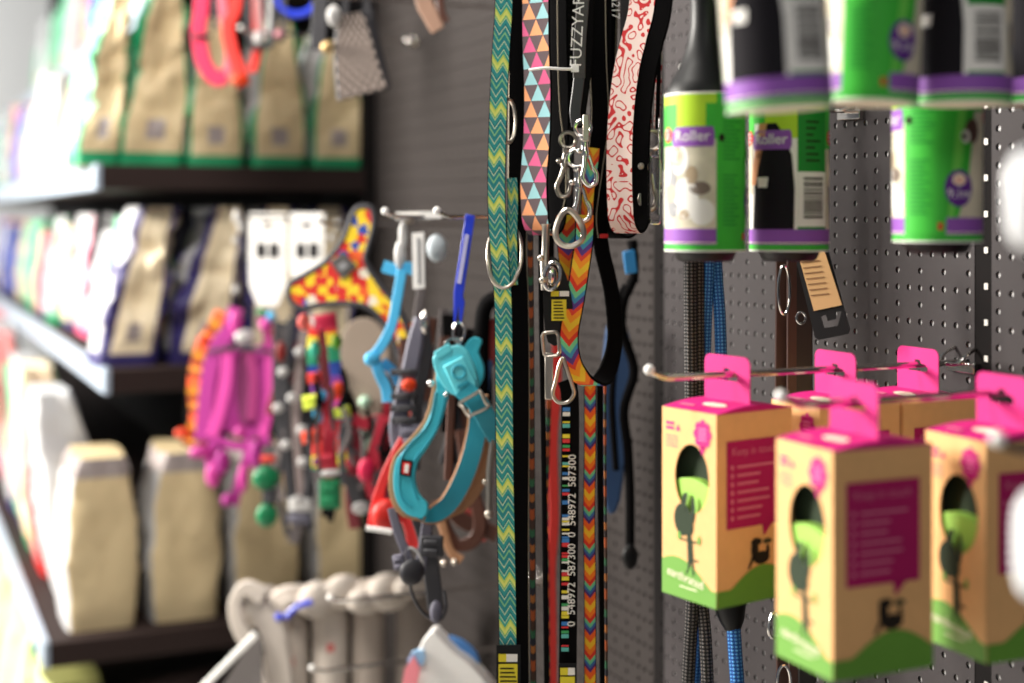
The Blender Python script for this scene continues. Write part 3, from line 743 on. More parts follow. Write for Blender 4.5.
part_strap(t, 'second_webbing', [(566,215),(567,240),(569,262),(571,290)], 1.375, .020, RB, back=BLK, side=R2)
t2 = thing('rainbow_leash_clip', Q(562,403,1.33), 'large silver carabiner and ring with black tag bearing yellow print', 'clip')
mb = MB(); pts = smooth_path([Q(559,366,1.33),Q(556,380,1.33),Q(553,394,1.33),Q(558,402,1.33),Q(568,402,1.33),Q(574,394,1.33),Q(572,384,1.33),Q(566,366,1.33),Q(563,358,1.33)],5,True); tube(mb, pts, .0019, NICK, 10, True); mb.build('carabiner', t2)
mb = MB(); ring(mb, Q(551,344,1.335), .0075, .0110, CV, .0018, NICK, 'r', .1); mb.build('square_ring', t2)
mb = MB(); obox(mb, Q(549,376,1.335), R2*.0040, UP*.022, F2*.0015, NICK); mb.build('metal_end', t2, bevel=.001)
mb = MB(); tube(mb, [Q(546,224,1.335),Q(546,228,1.335),Q(545,258,1.335),Q(544.5,262,1.335),Q(545,290,1.335)], [.0050,.0038,.0036,.0046,.0040], NICK, 14); ball(mb, Q(541,258,1.33), .0035, NICK); ball(mb, Q(543,280,1.33), .0040, NICK); mb.build('bolt', t2)
mb = MB(); ring(mb, Q(552,276,1.33), .0075, .013, CV, .0020, CHR, 'o', -.2); ball(mb, Q(552,276,1.334), .006, CHR, 1,.6,1.6); mb.build('trigger', t2)
mb = MB(); ring(mb, Q(569,228,1.33), .0125, .0170, CV, .0030, NICK, 'p', .1); mb.build('swivel_eye', t2)
mb = MB()
plate(mb, [(543,296),(545,262),(556,258),(566,275),(572,300),(574,330),(568,342),(548,342)], Q(560,300,1.343), .0012, BLKP, CV)
mp = lambda s, z, off: Q(560,308,1.340)+R2*s+UP*z-F2*off
rrect(mb, mp, -.0085, -.001, .011, .016, YEL, .0006); rrect(mb, mp, -.0005, .0085, .011, .016, WHI, .0006); rrect(mb, mp, -.008, .006, -.012, .008, YEL, .0006)
for k in range(6): rrect(mb, mp, -.006, .004-.0004*k, -.010+k*.003, -.0088+k*.003, INK, .0009)
mb.build('hang_tag', t2)
part_strap(t2, 'black_strap', [(547,-90),(548,120),(549,230),(549,262)], 1.40, .010, BLK, side=R2)
# chrome snaps in the middle
for (x, y, z, s, r, m, lab) in ((577,158,1.345,1.1,.05,CHR,'chrome trigger snap hanging below the lettered label leash'), (568,140,1.36,1.0,-.15,NICK,'nickel trigger snap left of the chrome snap, half hidden behind it')):
    mb = MB(); snap(mb, x, y, z, s, r, m); ob = mb.build('trigger_snap'); tag(ob, lab, 'snap hook')
# lower vertical straps
flat_strap('thin_black_cord_leash', [(541,215),(541,300),(543,420),(545,560),(548,800)], 1.37, .0050, BLK, 'thin black leash cord hanging beside the brown patterned edge leash', side=R2)
t = thing('barcode_leash', Q(570,683,1.37), 'black leash with coloured bars and a column of white digits', 'leash')
lst = [(566,380),(570,400),(570,480),(569,560),(568,640),(567,800)]
part_strap(t, 'webbing', lst, 1.37, .0172, BLK, side=R2)
mb = MB(); mp = lambda s, z, off: Q(569,400,1.3685)+R2*(s+z*.006)+UP*z-F2*off
cols = [mat('bar_red',(214,44,50)), mat('bar_white',(226,226,220)), mat('bar_green',(60,160,90)), mat('bar_yellow',(226,208,50)), mat('bar_blue',(50,120,190)), BLKP, mat('bar_teal',(90,180,170)), BLKP]
z = -.001; k = 0
while z > -.275:
    d = random.choice((.0016,.0026,.0038)); c = cols[(k*5+random.randint(0,3))%8]
    if c is not BLKP: rrect(mb, mp, -.0060, .0010, z-d, z, c, .0006, 2, 1)
    z -= d+random.choice((.0004,.0008,.002)); k += 1
mb.build('coloured_bars', t.children[0])
mb = MB(); s = '0  548972  587300  0  548972  587300'
text(mb, mp, s, .0068, -.135, .0105, WHI, .0008, rot=PI/2); mb.build('white_digits', t.children[0])
mb = MB(); obox(mb, Q(567.5,676,1.362), R2*.0085, UP*.012, F2*.0008, BLKP); mp2 = lambda s, z, off: Q(567.5,676,1.361)+R2*s+UP*z-F2*off
rrect(mb, mp2, -.007, .0005, .001, .008, YEL, .0006); rrect(mb, mp2, .0005, .007, .001, .008, WHI, .0006); rrect(mb, mp2, -.007, .007, -.010, -.0005, YEL, .0006); mb.build('card_tag', t)
flat_strap('orange_chevron_leash', [(590,383),(590,450),(589,520),(590,600),(590,800)], 1.38, .0118, RBT, 'narrow orange rainbow chevron leash right of the digit leash', back=BLK, side=R2)
flat_strap('black_narrow_leash', [(600,370),(600,460),(602,600),(604,800)], 1.40, .0065, BLK, 'narrow black leash right of the orange chevron leash', side=R2, edge=BLK)
flat_strap('edge_on_leash', [(605,385),(605,450),(606,600),(607,800)], 1.385, .0028, EDGE, 'orange and green leash seen edge-on, rightmost of the lower leashes', side=R2)
flat_strap('red_leash', [(556,300),(557,380),(553,440),(554,520),(551,570),(552,640),(553,800)], 1.62, .011, mat('red_webbing',(196,40,32),.7), 'blurred red leash seen between the thin cord and the digit leash', side=R2)
flat_strap('dark_patterned_leash', [(549,400),(546,500),(547,600),(549,800)], 1.50, .0055, EDGE, 'dark orange-edged leash between the black cord and the digit leash', side=R2)
# ------------------------------------------------------------------ leads behind the leash group, far panel
BLU = mat('blue_plastic', (40,130,190), .4); NAV = mat('navy_webbing', (40,70,110), .8)
t = thing('coiled_lead', Q(630,560,1.62), 'blurred dark coiled lead with blue clip hanging on the pegboard left of the cartons', 'leash')
mb = MB(); obox(mb, Q(630,262,1.58), R2*.0065+UP*.0012, UP*.0125-R2*.0018, F2*.003, BLU); mb.build('blue_clip', t, bevel=.001)
mb = MB(); tube(mb, smooth_path([Q(632,240,1.6),Q(634,275,1.6),Q(624,300,1.6),Q(622,330,1.62),Q(634,370,1.62),Q(624,410,1.62),Q(628,450,1.62),Q(630,500,1.62),Q(630,545,1.62)],6), .0055, BLK, 10)
tube(mb, smooth_path([Q(626,285,1.6),Q(614,310,1.6),Q(616,350,1.61),Q(612,400,1.61),Q(616,470,1.62)],6), .004, BLK, 10); mb.build('cord', t)
mb = MB(); ball(mb, Q(630,557,1.61), .010, BLKP, 1,.6,1.5); mb.build('end_clip', t)
mb = MB(); plate(mb, [(606,330),(620,318),(632,350),(628,420),(620,500),(606,508),(600,430)], Q(617,420,1.66), .012, NAV, CV); tag(mb.build('navy_lead_bundle', bevel=.003), 'blurred blue webbing bundle behind the lower leashes, left of the upright', 'leash')
# rope leads behind the left lint roller
def rope(lst, t_, r, m, parent, name='rope'):
    mb = MB(); tube(mb, smooth_path([P(x, y, t_) for x, y in lst], 8), r, m, 16); return mb.build(name, parent)
sh = make_hook(.12, 'short hook hidden behind the lint rollers, carrying the rope leads'); sh.location = (0, P(700,100,.1).y, HB+.14)
t = thing('blue_rope_lead', P(712,683,.10), 'bright blue braided rope lead behind the sharpest carton, with black end sleeve', 'leash')
rope([(711,80),(709,250),(706,330),(704,400),(703,500),(700,600),(692,720)], .11, .0055, BLUEROPE, t)
rope([(715,80),(716,250),(720,320),(722,400),(724,520),(730,600)], .10, .0058, BLUEROPE, t)
rope([(733,620),(735,650),(738,700),(740,800)], .10, .0068, BLUEROPE, t)
mb = MB(); tube(mb, [P(729,590,.10),P(730,606,.10),P(732,620,.10),P(733,630,.10)], [.014,.0155,.012,.0075], BLKP, 16); mb.build('end_sleeve', t)
t = thing('black_rope_lead', P(690,683,.12), 'black braided rope lead with pale flecks beside the blue rope lead', 'leash')
rope([(690,80),(690,250),(691,400),(692,500),(692,600),(688,683),(684,800)], .13, .0065, BLACKROPE, t)
rope([(698,80),(698,300),(699,500),(701,590),(706,650),(712,800)], .12, .0062, BLACKROPE, t)
# dark leather lead + tag
LEA = mat('dark_brown_leather', (64,36,28), .5); LEB = mat('black_leather', (26,20,20), .5)
sh = make_hook(.09, 'short hook hidden behind the lint rollers, carrying the dark leather leash'); sh.location = (0, P(800,200,.06).y, HB+.10)
t = thing('leather_leash', P(795,683,.06), 'dark brown leather leash with silver rings, half hidden behind the front cartons', 'leash')
for lst, m, w in (([(781,150),(782,260),(781,400),(782,600),(784,800)], LEA, .012), ([(791,150),(792,260),(792,400),(793,600),(795,800)], LEA, .010), ([(804,150),(804,260),(804,400),(806,600),(808,800)], LEB, .016)):
    mb = MB(); ribbon(mb, smooth_path([P(x, y, .06+.01*(m is LEA)) for x, y in lst], 5), R2, w, .003, m); mb.build('strap', t)
mb = MB(); ring(mb, P(784,290,.085), .0065, .0225, CV+R2*.5, .0013, CHR); ring(mb, P(801,318,.085), .004, .005, CV, .0012, CHR); mb.build('silver_ring', t)
mb = MB(); ring(mb, P(775,625,.085), .0060, .0125, CV+R2*.3, .0017, CHR, 'p'); ring(mb, P(784,682,.085), .006, .015, CV, .0015, CHR); mb.build('chrome_snap', t)
t = thing('card_hang_tag', P(822,335,.10), 'black hang tag with tan paper face, tilted, beside the leather leash', 'hang tag')
TAN = mat('tan_card', (178,140,92), .7)
a = P(822,290,.10)
TN = (CV*.85-R2*.5).normalized()
mb = MB(); plate(mb, [(792,243),(828,249),(850,330),(848,334),(819,340),(815,337)], a, .0015, BLKP, TN, sm=1, holes=[[(821,317),(826,314),(828,321),(836,319),(835,312),(842,311),(838,326),(824,328)]]); mb.build('black_frame', t)
mb = MB(); plate(mb, [(796,247),(825,252),(842,305),(814,311)], a, .0006, TAN, TN, off=.0016, sm=1)
for k in range(7): plate(mb, [(801+k*1.6,262+k*5.5),(819+k*1.6,260+k*5.5),(819.3+k*1.6,261+k*5.5),(801.3+k*1.6,263+k*5.5)], a, .0003, KRAFTI, TN, off=.0023, sm=1)
mb.build('paper_face', t)
# ------------------------------------------------------------------ shelves on the left
def shelf(h, depth, label, y1=7.0, y0=YEND, th=.042):
    t = thing('shelf_board', Vector((-depth/2, y0, HB+h-th)), label, 'shelf')
    mb = MB(); box(mb, (-depth,y0,HB+h-th), (-.002,y1,HB+h), SHELF); mb.build('board', t, bevel=.002)
    mb = MB(); box(mb, (-depth-.012,y0+.002,HB+h-th-.002), (-depth-.0005,y1,HB+h+.002), RAIL); mb.build('price_rail', t, bevel=.002)
    return t
SH = [(.450,.33),(.090,.49),(-.262,.475),(-.720,.575),(-1.15,.62)]
for (h, d), lb in zip(SH, ('top dark shelf with pale price rail, its front edge crossing the upper left corner',
        'dark shelf carrying the green-trimmed feed bags, upper left', 'dark shelf carrying the navy-trimmed bags, behind the orange straps',
        'dark lower shelf carrying the tall kraft bags', 'bottom shelf at lower left, near the floor')): shelf(h, d, lb)
mb = MB(); box(mb, (-.02,YEND-.004,.05), (0.0,YEND+.028,2.2), PEGD); tag(mb.build('shelf_upright', smooth=False), 'dark vertical shelf upright at the end of the shelving, beside the pegboard', 'upright')
# ------------------------------------------------------------------ bags
BGK = mat('bag_kraft', (200,180,140), .6, mottle=.10, mscale=18, bump=.3, bscale=60); BGN = mat('bag_cream', (224,208,176), .55, mottle=.08, mscale=14)
BGW = mat('bag_white', (186,186,188), .5, mottle=.05, mscale=10)
GTR = mat('emerald_trim', (20,140,90), .5); NTR = mat('navy_trim', (44,36,92), .5); MINT = mat('mint_print', (104,180,140), .5)
PKP = mat('pink_print', (226,90,130), .5); ORP = mat('orange_print', (226,160,80), .5); GTP = mat('grey_bag_top', (150,140,138), .4)
def bag(x, y, z, dx, dy, h, body, front, trim, top=.35, lean=0, seed=0, label='', folded=False, rz=0, group=None, spot=True, cat='bag', topm=None, crump=1.0, tw=.91):
    """gusset faces -Y (the photographer), printed front faces -X (the aisle)"""
    mb = MB(); NP = 11; NZ = 26; V = []; rnd = random.Random(seed)
    per = []
    us = [-1]+[-tw+2*tw*i/(NP-2) for i in range(NP-1)]
    for u_ in us: per.append((u_, -1, 0))
    for u_ in us: per.append((1, u_, 1))
    for u_ in us: per.append((-u_, 1, 2))
    for u_ in us: per.append((-1, -u_, 3))
    n = len(per)
    for k in range(NZ+1):
        q = k/NZ; tap = 1-(1-top)*(q**1.6 if not folded else max(0, q-.75)/.25)
        bul = 1+.10*math.sin(PI*min(1, q*1.3))
        for (a, b, f) in per:
            ra = a*(1-.10*abs(b)**6); rb = b*(1-.06*abs(a)**6)
            X = ra*dx/2*tap*bul; Y = rb*dy/2*(1+.04*math.sin(PI*q))
            if f in (0, 2): Y += (1 if f == 0 else -1)*.012*q*(1-abs(a))*(1 if not folded else .3)
            nv = (noise.noise(Vector((X*18+seed*3.1, Y*18, q*5+seed)))*.010*min(1, q*3) + noise.noise(Vector((X*45+seed, Y*45, q*14)))*.005*min(1, q*3))*crump
            V.append(Vector((X+nv*(1 if abs(a) == 1 else .4)-lean*q*h, Y+nv*(1 if abs(b) == 1 else .3), q*h)))
    c, s = math.cos(rz), math.sin(rz); o = Vector((x, y, z))
    V = [o+Vector((v.x*c-v.y*s, v.x*s+v.y*c, v.z)) for v in V]
    FM = {}
    for k in range(NZ):
        q = k/NZ
        for i in range(n):
            a, b, f = per[i]; j = (i+1)%n; m = body
            if f == 3: m = front; 
            if f == 1: m = body
            ii = i % NP
            if f in (0,2) and (ii == 0 or ii == NP-1) and trim: m = trim
            if f == 3 and (ii == 0 or ii == NP-1) and trim: m = trim
            if trim and q < .06: m = trim
            if topm and q > .86: m = topm
            if spot and f == 0 and .12 < q < .24 and 4 <= ii <= 6: m = GTP
            if f == 3 and .12 < q < .26 and 2 < ii < 6: m = spot if not isinstance(spot, bool) else front
            FM.setdefault(m, []).append((k*n+i, k*n+j, (k+1)*n+j, (k+1)*n+i))
    first = True
    for m, fs in FM.items():
        if first: mb.add(V, fs, m); first = False
        else:
            ki = mb.mi(m)
            for f in fs: mb.F.append(list(f)); mb.I.append(ki); mb.U.append([(0,0)]*4)
    ki = mb.mi(body)
    mb.F.append([NZ*n+i for i in range(n)]); mb.I.append(ki); mb.U.append([(0,0)]*n)
    mb.F.append([i for i in reversed(range(n))]); mb.I.append(ki); mb.U.append([(0,0)]*n)
    ob = mb.build('feed_bag', org=o, ang=50); tag(ob, label, cat, group); return ob
def bx_at(px, Y): return YP(px, 200, Y).x
s1 = HB+SH[1][0]; s2 = HB+SH[2][0]; s3 = HB+SH[3][0]; s4 = HB+SH[4][0]
YB = YEND+.13
for i, (px, lab, w, ln) in enumerate(((340,'green-trimmed feed bag at the right end of the upper shelf, under the silver mesh muzzle',.106,0),(281,'green-trimmed feed bag second from the right on the upper shelf, under the blue ring',.106,0),
        (217,'green-trimmed feed bag directly below the coral collars on the upper shelf',.106,0),(152,'crumpled green-trimmed feed bag left of the coral collars, tall and leaning',.118,-.10),(98,'green-trimmed feed bag at the shelf front, upper left, leaning with mint edge',.075,-.14))):
    bag(bx_at(px, YB-.09), YB, s1, w, .17, .27 if i < 3 else .31, BGK, MINT if i > 2 else BGW, GTR, top=.45, lean=ln, seed=i+1, label=lab, spot=PKP if i > 2 else True, rz=.0, crump=1.6 if i < 3 else 2.4)
for i, (px, lab, ln) in enumerate(((330,'navy-trimmed bag hidden behind the patchwork harness on the middle shelf',0),(272,'navy-trimmed bag behind the white cards on the middle shelf',-.05),(200,'cream navy-trimmed bag right of its twin on the middle shelf, leaning',-.20),(128,'cream navy-trimmed bag at the front of the middle shelf, creased',-.20))):
    bag(bx_at(px, YB-.09), YB, s2, .106, .17, .28, BGN, BGW, NTR, top=.6, lean=ln, seed=i+11, label=lab, spot=ORP, crump=2.4, tw=.72)
for i, (px, lab) in enumerate(((350,'tall plain kraft bag on the lower shelf, fourth from the front, beneath the red straps'),(268,'tall plain kraft bag on the lower shelf, third from the front, beneath the green clip'),(187,'tall plain kraft bag on the lower shelf, second from the front, below the pink harness'),(103,'tall plain kraft bag at the front end of the lower shelf, grey folded top'))):
    bag(bx_at(px, YB-.09), YB, s3, .118, .17, .30, BGK, BGW, None, top=.7, seed=i+21, label=lab, spot=False, folded=True, topm=GTP, lean=0)
# front row further along each shelf
rndc = random.Random(4)
FR = [BGW, BGN, MINT, BGW, mat('pale_pink_bag',(214,130,130),.5), BGW, mat('blue_bag',(84,100,180),.5)]
names = ['white','cream','mint green','plain white','pale pink','snow white','blue']
for lv, (z, d, hh, lvn) in enumerate(((HB+SH[0][0], .33, .30, 'top'), (s1, .49, .27, 'upper'), (s2, .475, .26, 'middle'), (s3, .575, .40, 'lower'))):
    for k in range(14):
        yy = YB+.20+k*.225; w = rndc.uniform(.10,.14); ci = rndc.randrange(7)
        if lv == 0: yy -= .10
        tr = rndc.choice((GTR, NTR, None, PKP, None)) if lv in (2,3) else rndc.choice((None, MINT, None))
        if lv == 3 and k < 3: ci = (0,4,1)[k]; tr = (None, REDI, GTR)[k]
        where = ('directly behind the first bag', 'second bag along the aisle', 'third along the aisle', 'fourth along the aisle', 'fifth along the aisle', 'sixth along the aisle', 'seventh along the aisle', 'eighth along the aisle', 'ninth along the aisle', 'tenth along the aisle', 'eleventh along the aisle', 'twelfth along the aisle', 'thirteenth along the aisle', 'farthest in the row')[k]
        bag(-d+.03+w/2+rndc.uniform(-.01,.02), yy, z, w, .19, hh*rndc.uniform(.85,1.08), FR[ci] if lv != 1 or k else BGK, FR[ci], tr, top=.5, lean=rndc.uniform(0,.22) if lv == 3 else rndc.uniform(0,.1), seed=40+lv*10+k,
            label='%s bag on the %s shelf, %s' % (names[ci], lvn, where), spot=rndc.choice((PKP, ORP, GTP)))
GRB = mat('olive_bag', (120,120,66), .6); LMB = mat('pale_lime_bag', (206,214,150), .5)
for k in range(6):
    bag(-.62+.10+(.14*(k%1)), YB+.1+k*.30, s4, .16, .24, .32, LMB if k else GRB, LMB, GTR if k%2 else None, top=.6, seed=90+k, label=('olive' if not k else 'pale lime')+' sack on the bottom shelf, '+('at the near end','next to the olive sack','third from the near end','fourth from the near end','fifth from the near end','at the far end')[k], spot=False, cat='sack')
# dark packs hanging under the middle shelf
MAR = mat('maroon_pack', (92,22,28), .5); BKP = mat('black_pack', (30,28,30), .35)
for k, (px, m, lab) in enumerate(((222,BKP,'black pack standing behind the first kraft bag on the lower shelf'),(262,MAR,'maroon pack standing behind the kraft bags on the lower shelf'),(316,BKP,'black pack at the back of the lower shelf behind the harnesses'),(362,BKP,'black pack by the wall at the back of the lower shelf'))):
    bag(bx_at(px, YB+.10), YB+.21, s3, .085, .12, .40, m, m, None, top=.8, seed=70+k, label=lab, spot=False, cat='pack')
for k, (px, m, lab) in enumerate(((182,mat('dark_navy_pack',(30,28,52),.4),'dark navy pack behind the cream bags on the middle shelf'),(250,BKP,'black pack behind the white cards on the middle shelf'),(320,BKP,'black pack behind the patchwork harness on the middle shelf'))):
    bag(bx_at(px, YB+.12), YB+.21, s2, .09, .12, .28, m, m, None, top=.8, seed=80+k, label=lab, spot=False, cat='pack')
#PART2
# ------------------------------------------------------------------ harnesses, collars and cards in front of the shelves
def hk_at(px, t, h, label, length=.305):                   # hook whose tip shows at px; returns its Y
    Y = P(px, 217, t).y; hook(Y, h, label); return Y
def ribp(parent, name, lst, anchor, w, m, th=.003, back=None, n=6, n_=VN):
    pts = []
    for q in lst:
        d = q[2] if len(q) > 2 else 0
        pts.append(HP(q[0], q[1], anchor+n_*d, n_))
    pts = smooth_path(pts, n); L = len(pts); sd = []
    for i in range(L):
        T = (pts[min(i+1,L-1)]-pts[max(i-1,0)]).normalized(); sd.append(n_.cross(T).normalized())
    ww = w if not isinstance(w, list) else [w[0]+(w[1]-w[0])*i/(L-1) for i in range(L)] if len(w) == 2 else [w[min(len(w)-1, int(i/(L-1)*(len(w)-1)))]*(1-((i/(L-1)*(len(w)-1))%1))+w[min(len(w)-1, int(i/(L-1)*(len(w)-1))+1)]*((i/(L-1)*(len(w)-1))%1) for i in range(L)]
    mb = MB(); ribbon(mb, pts, sd, ww, th, m, back); return mb.build(name, parent)
def blob(parent, name, px, py, anchor, r, m, sx=1, sy=1, sz=1):
    mb = MB(); ball(mb, HP(px, py, anchor), r, m, sx, sy, sz); return mb.build(name, parent)
def buckle(parent, px, py, anchor, w, h, m, rot=0, name='buckle', d=.006):
    c = HP(px, py, anchor+VN*d); s = UP.cross(VN).normalized()
    sx = s*math.cos(rot)+UP*math.sin(rot); sy = UP*math.cos(rot)-s*math.sin(rot)
    mb = MB(); obox(mb, c, sx*w/2, sy*h/2, VN*.004, m); obox(mb, c+VN*.003+sy*h*.22, sx*w*.32, sy*h*.12, VN*.0035, m); obox(mb, c+VN*.003-sy*h*.22, sx*w*.32, sy*h*.12, VN*.0035, m)
    return mb.build(name, parent, bevel=.0015)
MAG = mat('magenta_nylon', (160,34,128), .6, bump=.2); PNK = mat('pink_nylon', (200,62,150), .5); DKM = mat('dark_plum_nylon', (110,24,80), .7)
LBL = mat('sky_blue_webbing', (70,176,224), .55); TEA = mat('turquoise_padded_mesh', (50,176,194), .65, bump=.3, bscale=700); TEAD = mat('turquoise_webbing', (26,140,160), .6); TEAP = mat('turquoise_plastic', (96,200,212), .4)
TANL = mat('tan_lining', (160,116,82), .8, bump=.3); REDN = mat('red_nylon', (206,36,36), .55); CRM = mat('crimson_nylon', (170,22,48), .6)
GRYN = mat('slate_grey_nylon', (96,94,108), .6); DGRY = mat('charcoal_nylon', (44,43,48), .6); EMG = mat('emerald_plastic', (14,120,74), .4); LMP = mat('lime_plastic', (206,220,70), .4)
ORG = mat('orange_plastic', (222,66,24), .4); COR = mat('coral_red_webbing', (214,38,28), .5); HPK = mat('hot_pink_webbing', (212,30,78), .5); CBL = mat('cobalt_plastic', (36,60,200), .35)
TAUP = mat('taupe_suede', (150,136,122), .85); BRL = mat('brown_leather', (78,42,28), .5); SLV = mat('silver_metal_paint', (200,198,196), .35); MSH = mat('silver_mesh', (176,160,152), .35, .6)
def qd(parent, name, pts, anchor, m, th=.002, off=0, sm=1, bevel=0, holes=()):
    mb = MB(); plate(mb, pts, anchor, th, m, VN, off, holes, sm); return mb.build(name, parent, bevel=bevel)
# --- hooks of this wall section
YC = hk_at(236, .305, .0, 'blurred chrome hook with white cards, farthest along the harness row')
YD = hk_at(318, .305, -.01, 'blurred chrome hook carrying the patchwork harness')
YA = hk_at(385, .305, .0, 'chrome hook with white price plate above the light blue harness')
YB2 = hk_at(437, .305, .0, 'chrome hook carrying the turquoise harness on its cobalt blue tab')
aC = Vector((-.22, YC, HB)); aD = Vector((-.20, YD, HB)); aA = Vector((-.24, YA, HB)); aB = Vector((-.27, YB2, HB))
# --- white header cards
for (x0, x1, y1, lab) in ((249,286,306,'white header card with two dark windows, left of its pair, above the pink harness'), (290,324,292,'white header card right of its pair, behind the patchwork harness')):
    t = thing('header_card', HP((x0+x1)/2, y1, aC), lab, 'card')
    c = (x0+x1)/2
    cd_ = qd(t, 'card', [(x0,213),(x1,213),(x1,y1-22),(c+10,y1),(c-10,y1),(x0,y1-22)], aC, WHP, .002, 0, 1, holes=[[(c-5,222),(c+5,222),(c+5,227),(c-5,227)]])
    for dx in (-11, 2): qd(cd_, 'dark_window', [(c+dx,243),(c+dx+9,243),(c+dx+9,258),(c+dx,258)], aC, SUIT, .001, .0018)
t = thing('chrome_clip_cluster', HP(238,240,aC), 'cluster of small silver clips left of the white header cards', 'clip')
for (x, y, r) in ((238,218,.008),(241,228,.006),(236,240,.005),(236,290,.006),(338,225,.006),(332,238,.005)): blob(t, 'clip', x, y, aC, r, SLV, 1, .6, 1.3)
# --- orange harness
a = aC+VN*.02
t = thing('orange_harness', HP(195,450,a), 'orange and brown checked harness strap, leftmost of the hanging harnesses', 'harness')
ribp(t, 'chest_strap', [(222,312),(212,330),(200,352),(194,385),(196,420),(186,446)], a, .022, ORST)
ribp(t, 'side_strap', [(226,318),(216,345),(212,380),(208,430),(196,450)], a-VN*.01, .014, mat('rust_webbing',(150,60,36),.7))
blob(t, 'slider', 205, 340, a+VN*.01, .011, ORG, 1.2,.6,.8); blob(t, 'slider', 183, 433, a+VN*.01, .011, ORG, 1.3,.6,.8)
# --- pink harness
a = aC+VN*.05
t = thing('magenta_harness', HP(240,510,a), 'magenta pink dog harness with pink buckles hanging below the white header cards', 'harness')
qd(t, 'vest_panel', [(212,352),(228,344),(252,348),(272,346),(272,400),(266,428),(248,440),(224,430),(206,440),(204,400)], a, MAG, .012, 0, 2, .003)
qd(t, 'inner_panel', [(238,356),(247,354),(249,416),(242,424),(236,400)], a, DKM, .004, .009, 2)
ribp(t, 'left_strap', [(236,308),(230,330),(218,345),(210,370),(206,400),(202,440)], a+VN*.012, .026, MAG)
ribp(t, 'inner_strap', [(228,350),(226,380),(220,410),(212,436)], a+VN*.016, .020, PNK)
ribp(t, 'inner_strap', [(250,352),(254,380),(252,420)], a+VN*.016, .016, mat('deep_magenta_nylon',(140,26,96),.6))
ribp(t, 'right_strap', [(262,316),(268,335),(270,370),(268,410),(262,440)], a+VN*.012, .017, PNK)
ribp(t, 'belly_strap', [(204,430),(228,444),(250,446),(270,440)], a+VN*.014, .014, MAG)
ribp(t, 'hanging_strap', [(250,440),(246,462),(238,486),(234,505)], a+VN*.012, .016, MAG)
ribp(t, 'hanging_strap', [(214,440),(210,462),(216,484)], a+VN*.012, .016, MAG)
for (x, y, r, sx, sz, m) in ((200,452,.012,1.5,.9,PNK),(213,475,.012,1,1.8,PNK),(222,462,.012,1,1.8,MAG),(256,455,.012,1,2,MAG),(243,478,.010,.9,2.4,PNK),(228,500,.011,1,1,MAG),(240,432,.009,1,1,PNK),(236,322,.012,.9,1.7,PNK),(266,325,.011,1,1,PNK),(260,470,.010,1,2,DKM)):
    blob(t, 'pink_buckle', x, y, a+VN*.022, r, m, sx, .7, sz)
blob(t, 'steel_ring', 245, 337, a+VN*.02, .014, SLV, 1.2, .6, .9); ribp(t, 'black_trim', [(206,352),(236,348),(272,352)], a+VN*.02, .006, DGRY)
blob(t, 'green_bead', 262, 313, a+VN*.02, .008, EMG); blob(t, 'blue_bead', 271, 316, a+VN*.02, .008, LBL)
# --- grey and black harness straps
a = Vector((-.26, (YC+YD)/2, HB))
t = thing('grey_harness', HP(297,530,a), 'tangle of black and grey harness straps with silver fittings, right of the magenta harness', 'harness')
for lst, w, m in (([(292,318),(286,360),(284,410),(288,470),(292,520)], .014, DGRY), ([(305,322),(300,370),(296,420),(300,480),(304,525)], .013, mat('taupe_webbing',(120,106,104),.7)), ([(278,322),(276,380),(280,440),(276,490)], .012, DGRY), ([(312,470),(306,500),(310,530)], .014, DGRY), ([(282,430),(276,470),(282,500)],.012,mat('warm_grey_webbing',(130,118,116),.7))): ribp(t, 'strap', lst, a, w, m)
for (x, y) in ((283,372),(300,352),(286,445),(303,462),(292,398),(298,500),(278,408),(302,430)): blob(t, 'steel_fitting', x, y, a+VN*.012, .0075, SLV, 1.1, .6, 1)
buckle(t, 300, 505, a, .034, .018, SLV); buckle(t, 299, 519, a, .034, .014, GRYN)
blob(t, 'red_slider', 281, 352, a+VN*.01, .008, mat('dark_red_plastic',(130,30,26),.5), 1,.6,2)
rs = random.Random(3); FC = [DGRY, DGRY, mat('dim_grey_webbing',(92,84,84),.7), mat('dark_wine_webbing',(110,24,34),.7), DGRY, BLK]
for i in range(26):
    x = rs.uniform(272, 314); y = rs.uniform(318, 470); l = rs.uniform(40, 110); k = rs.uniform(-7, 7)
    ribp(t, 'dark_strap', [(x,y),(x+k,y+l/2),(x-k*.6,y+l)], a-VN*rs.uniform(.004,.05), rs.uniform(.009,.018), FC[i%6])
# --- green clip
t = thing('green_clip', HP(267,530,a), 'emerald green plastic clip hanging at the bottom of the tangle, beside the magenta harness', 'clip')
blob(t, 'upper_body', 266, 478, a+VN*.03, .019, EMG, 1.1,.6,1); blob(t, 'lower_body', 267, 515, a+VN*.03, .017, EMG, 1,.6,1.1); buckle(t, 270, 496, a+VN*.025, .022, .022, DGRY); buckle(t, 268, 459, a+VN*.025, .022, .010, mat('brick_red_plastic',(190,50,30),.5))
# --- taupe harness panel behind
aT = Vector((-.20, YD+.05, HB))
t = thing('taupe_harness', HP(365,440,aT), 'taupe suede harness panel inside the curve of the patchwork harness', 'harness')
qd(t, 'panel', [(345,330),(362,318),(380,325),(390,350),(386,392),(378,420),(366,430),(356,400),(342,370)], aT, TAUP, .010, 0, 3, .002)
ribp(t, 'strap', [(370,425),(372,450),(366,480)], aT, .02, mat('sage_webbing',(126,146,130),.7)); blob(t, 'bead', 365, 402, aT+VN*.012, .009, mat('mint_plastic',(170,206,180),.4))
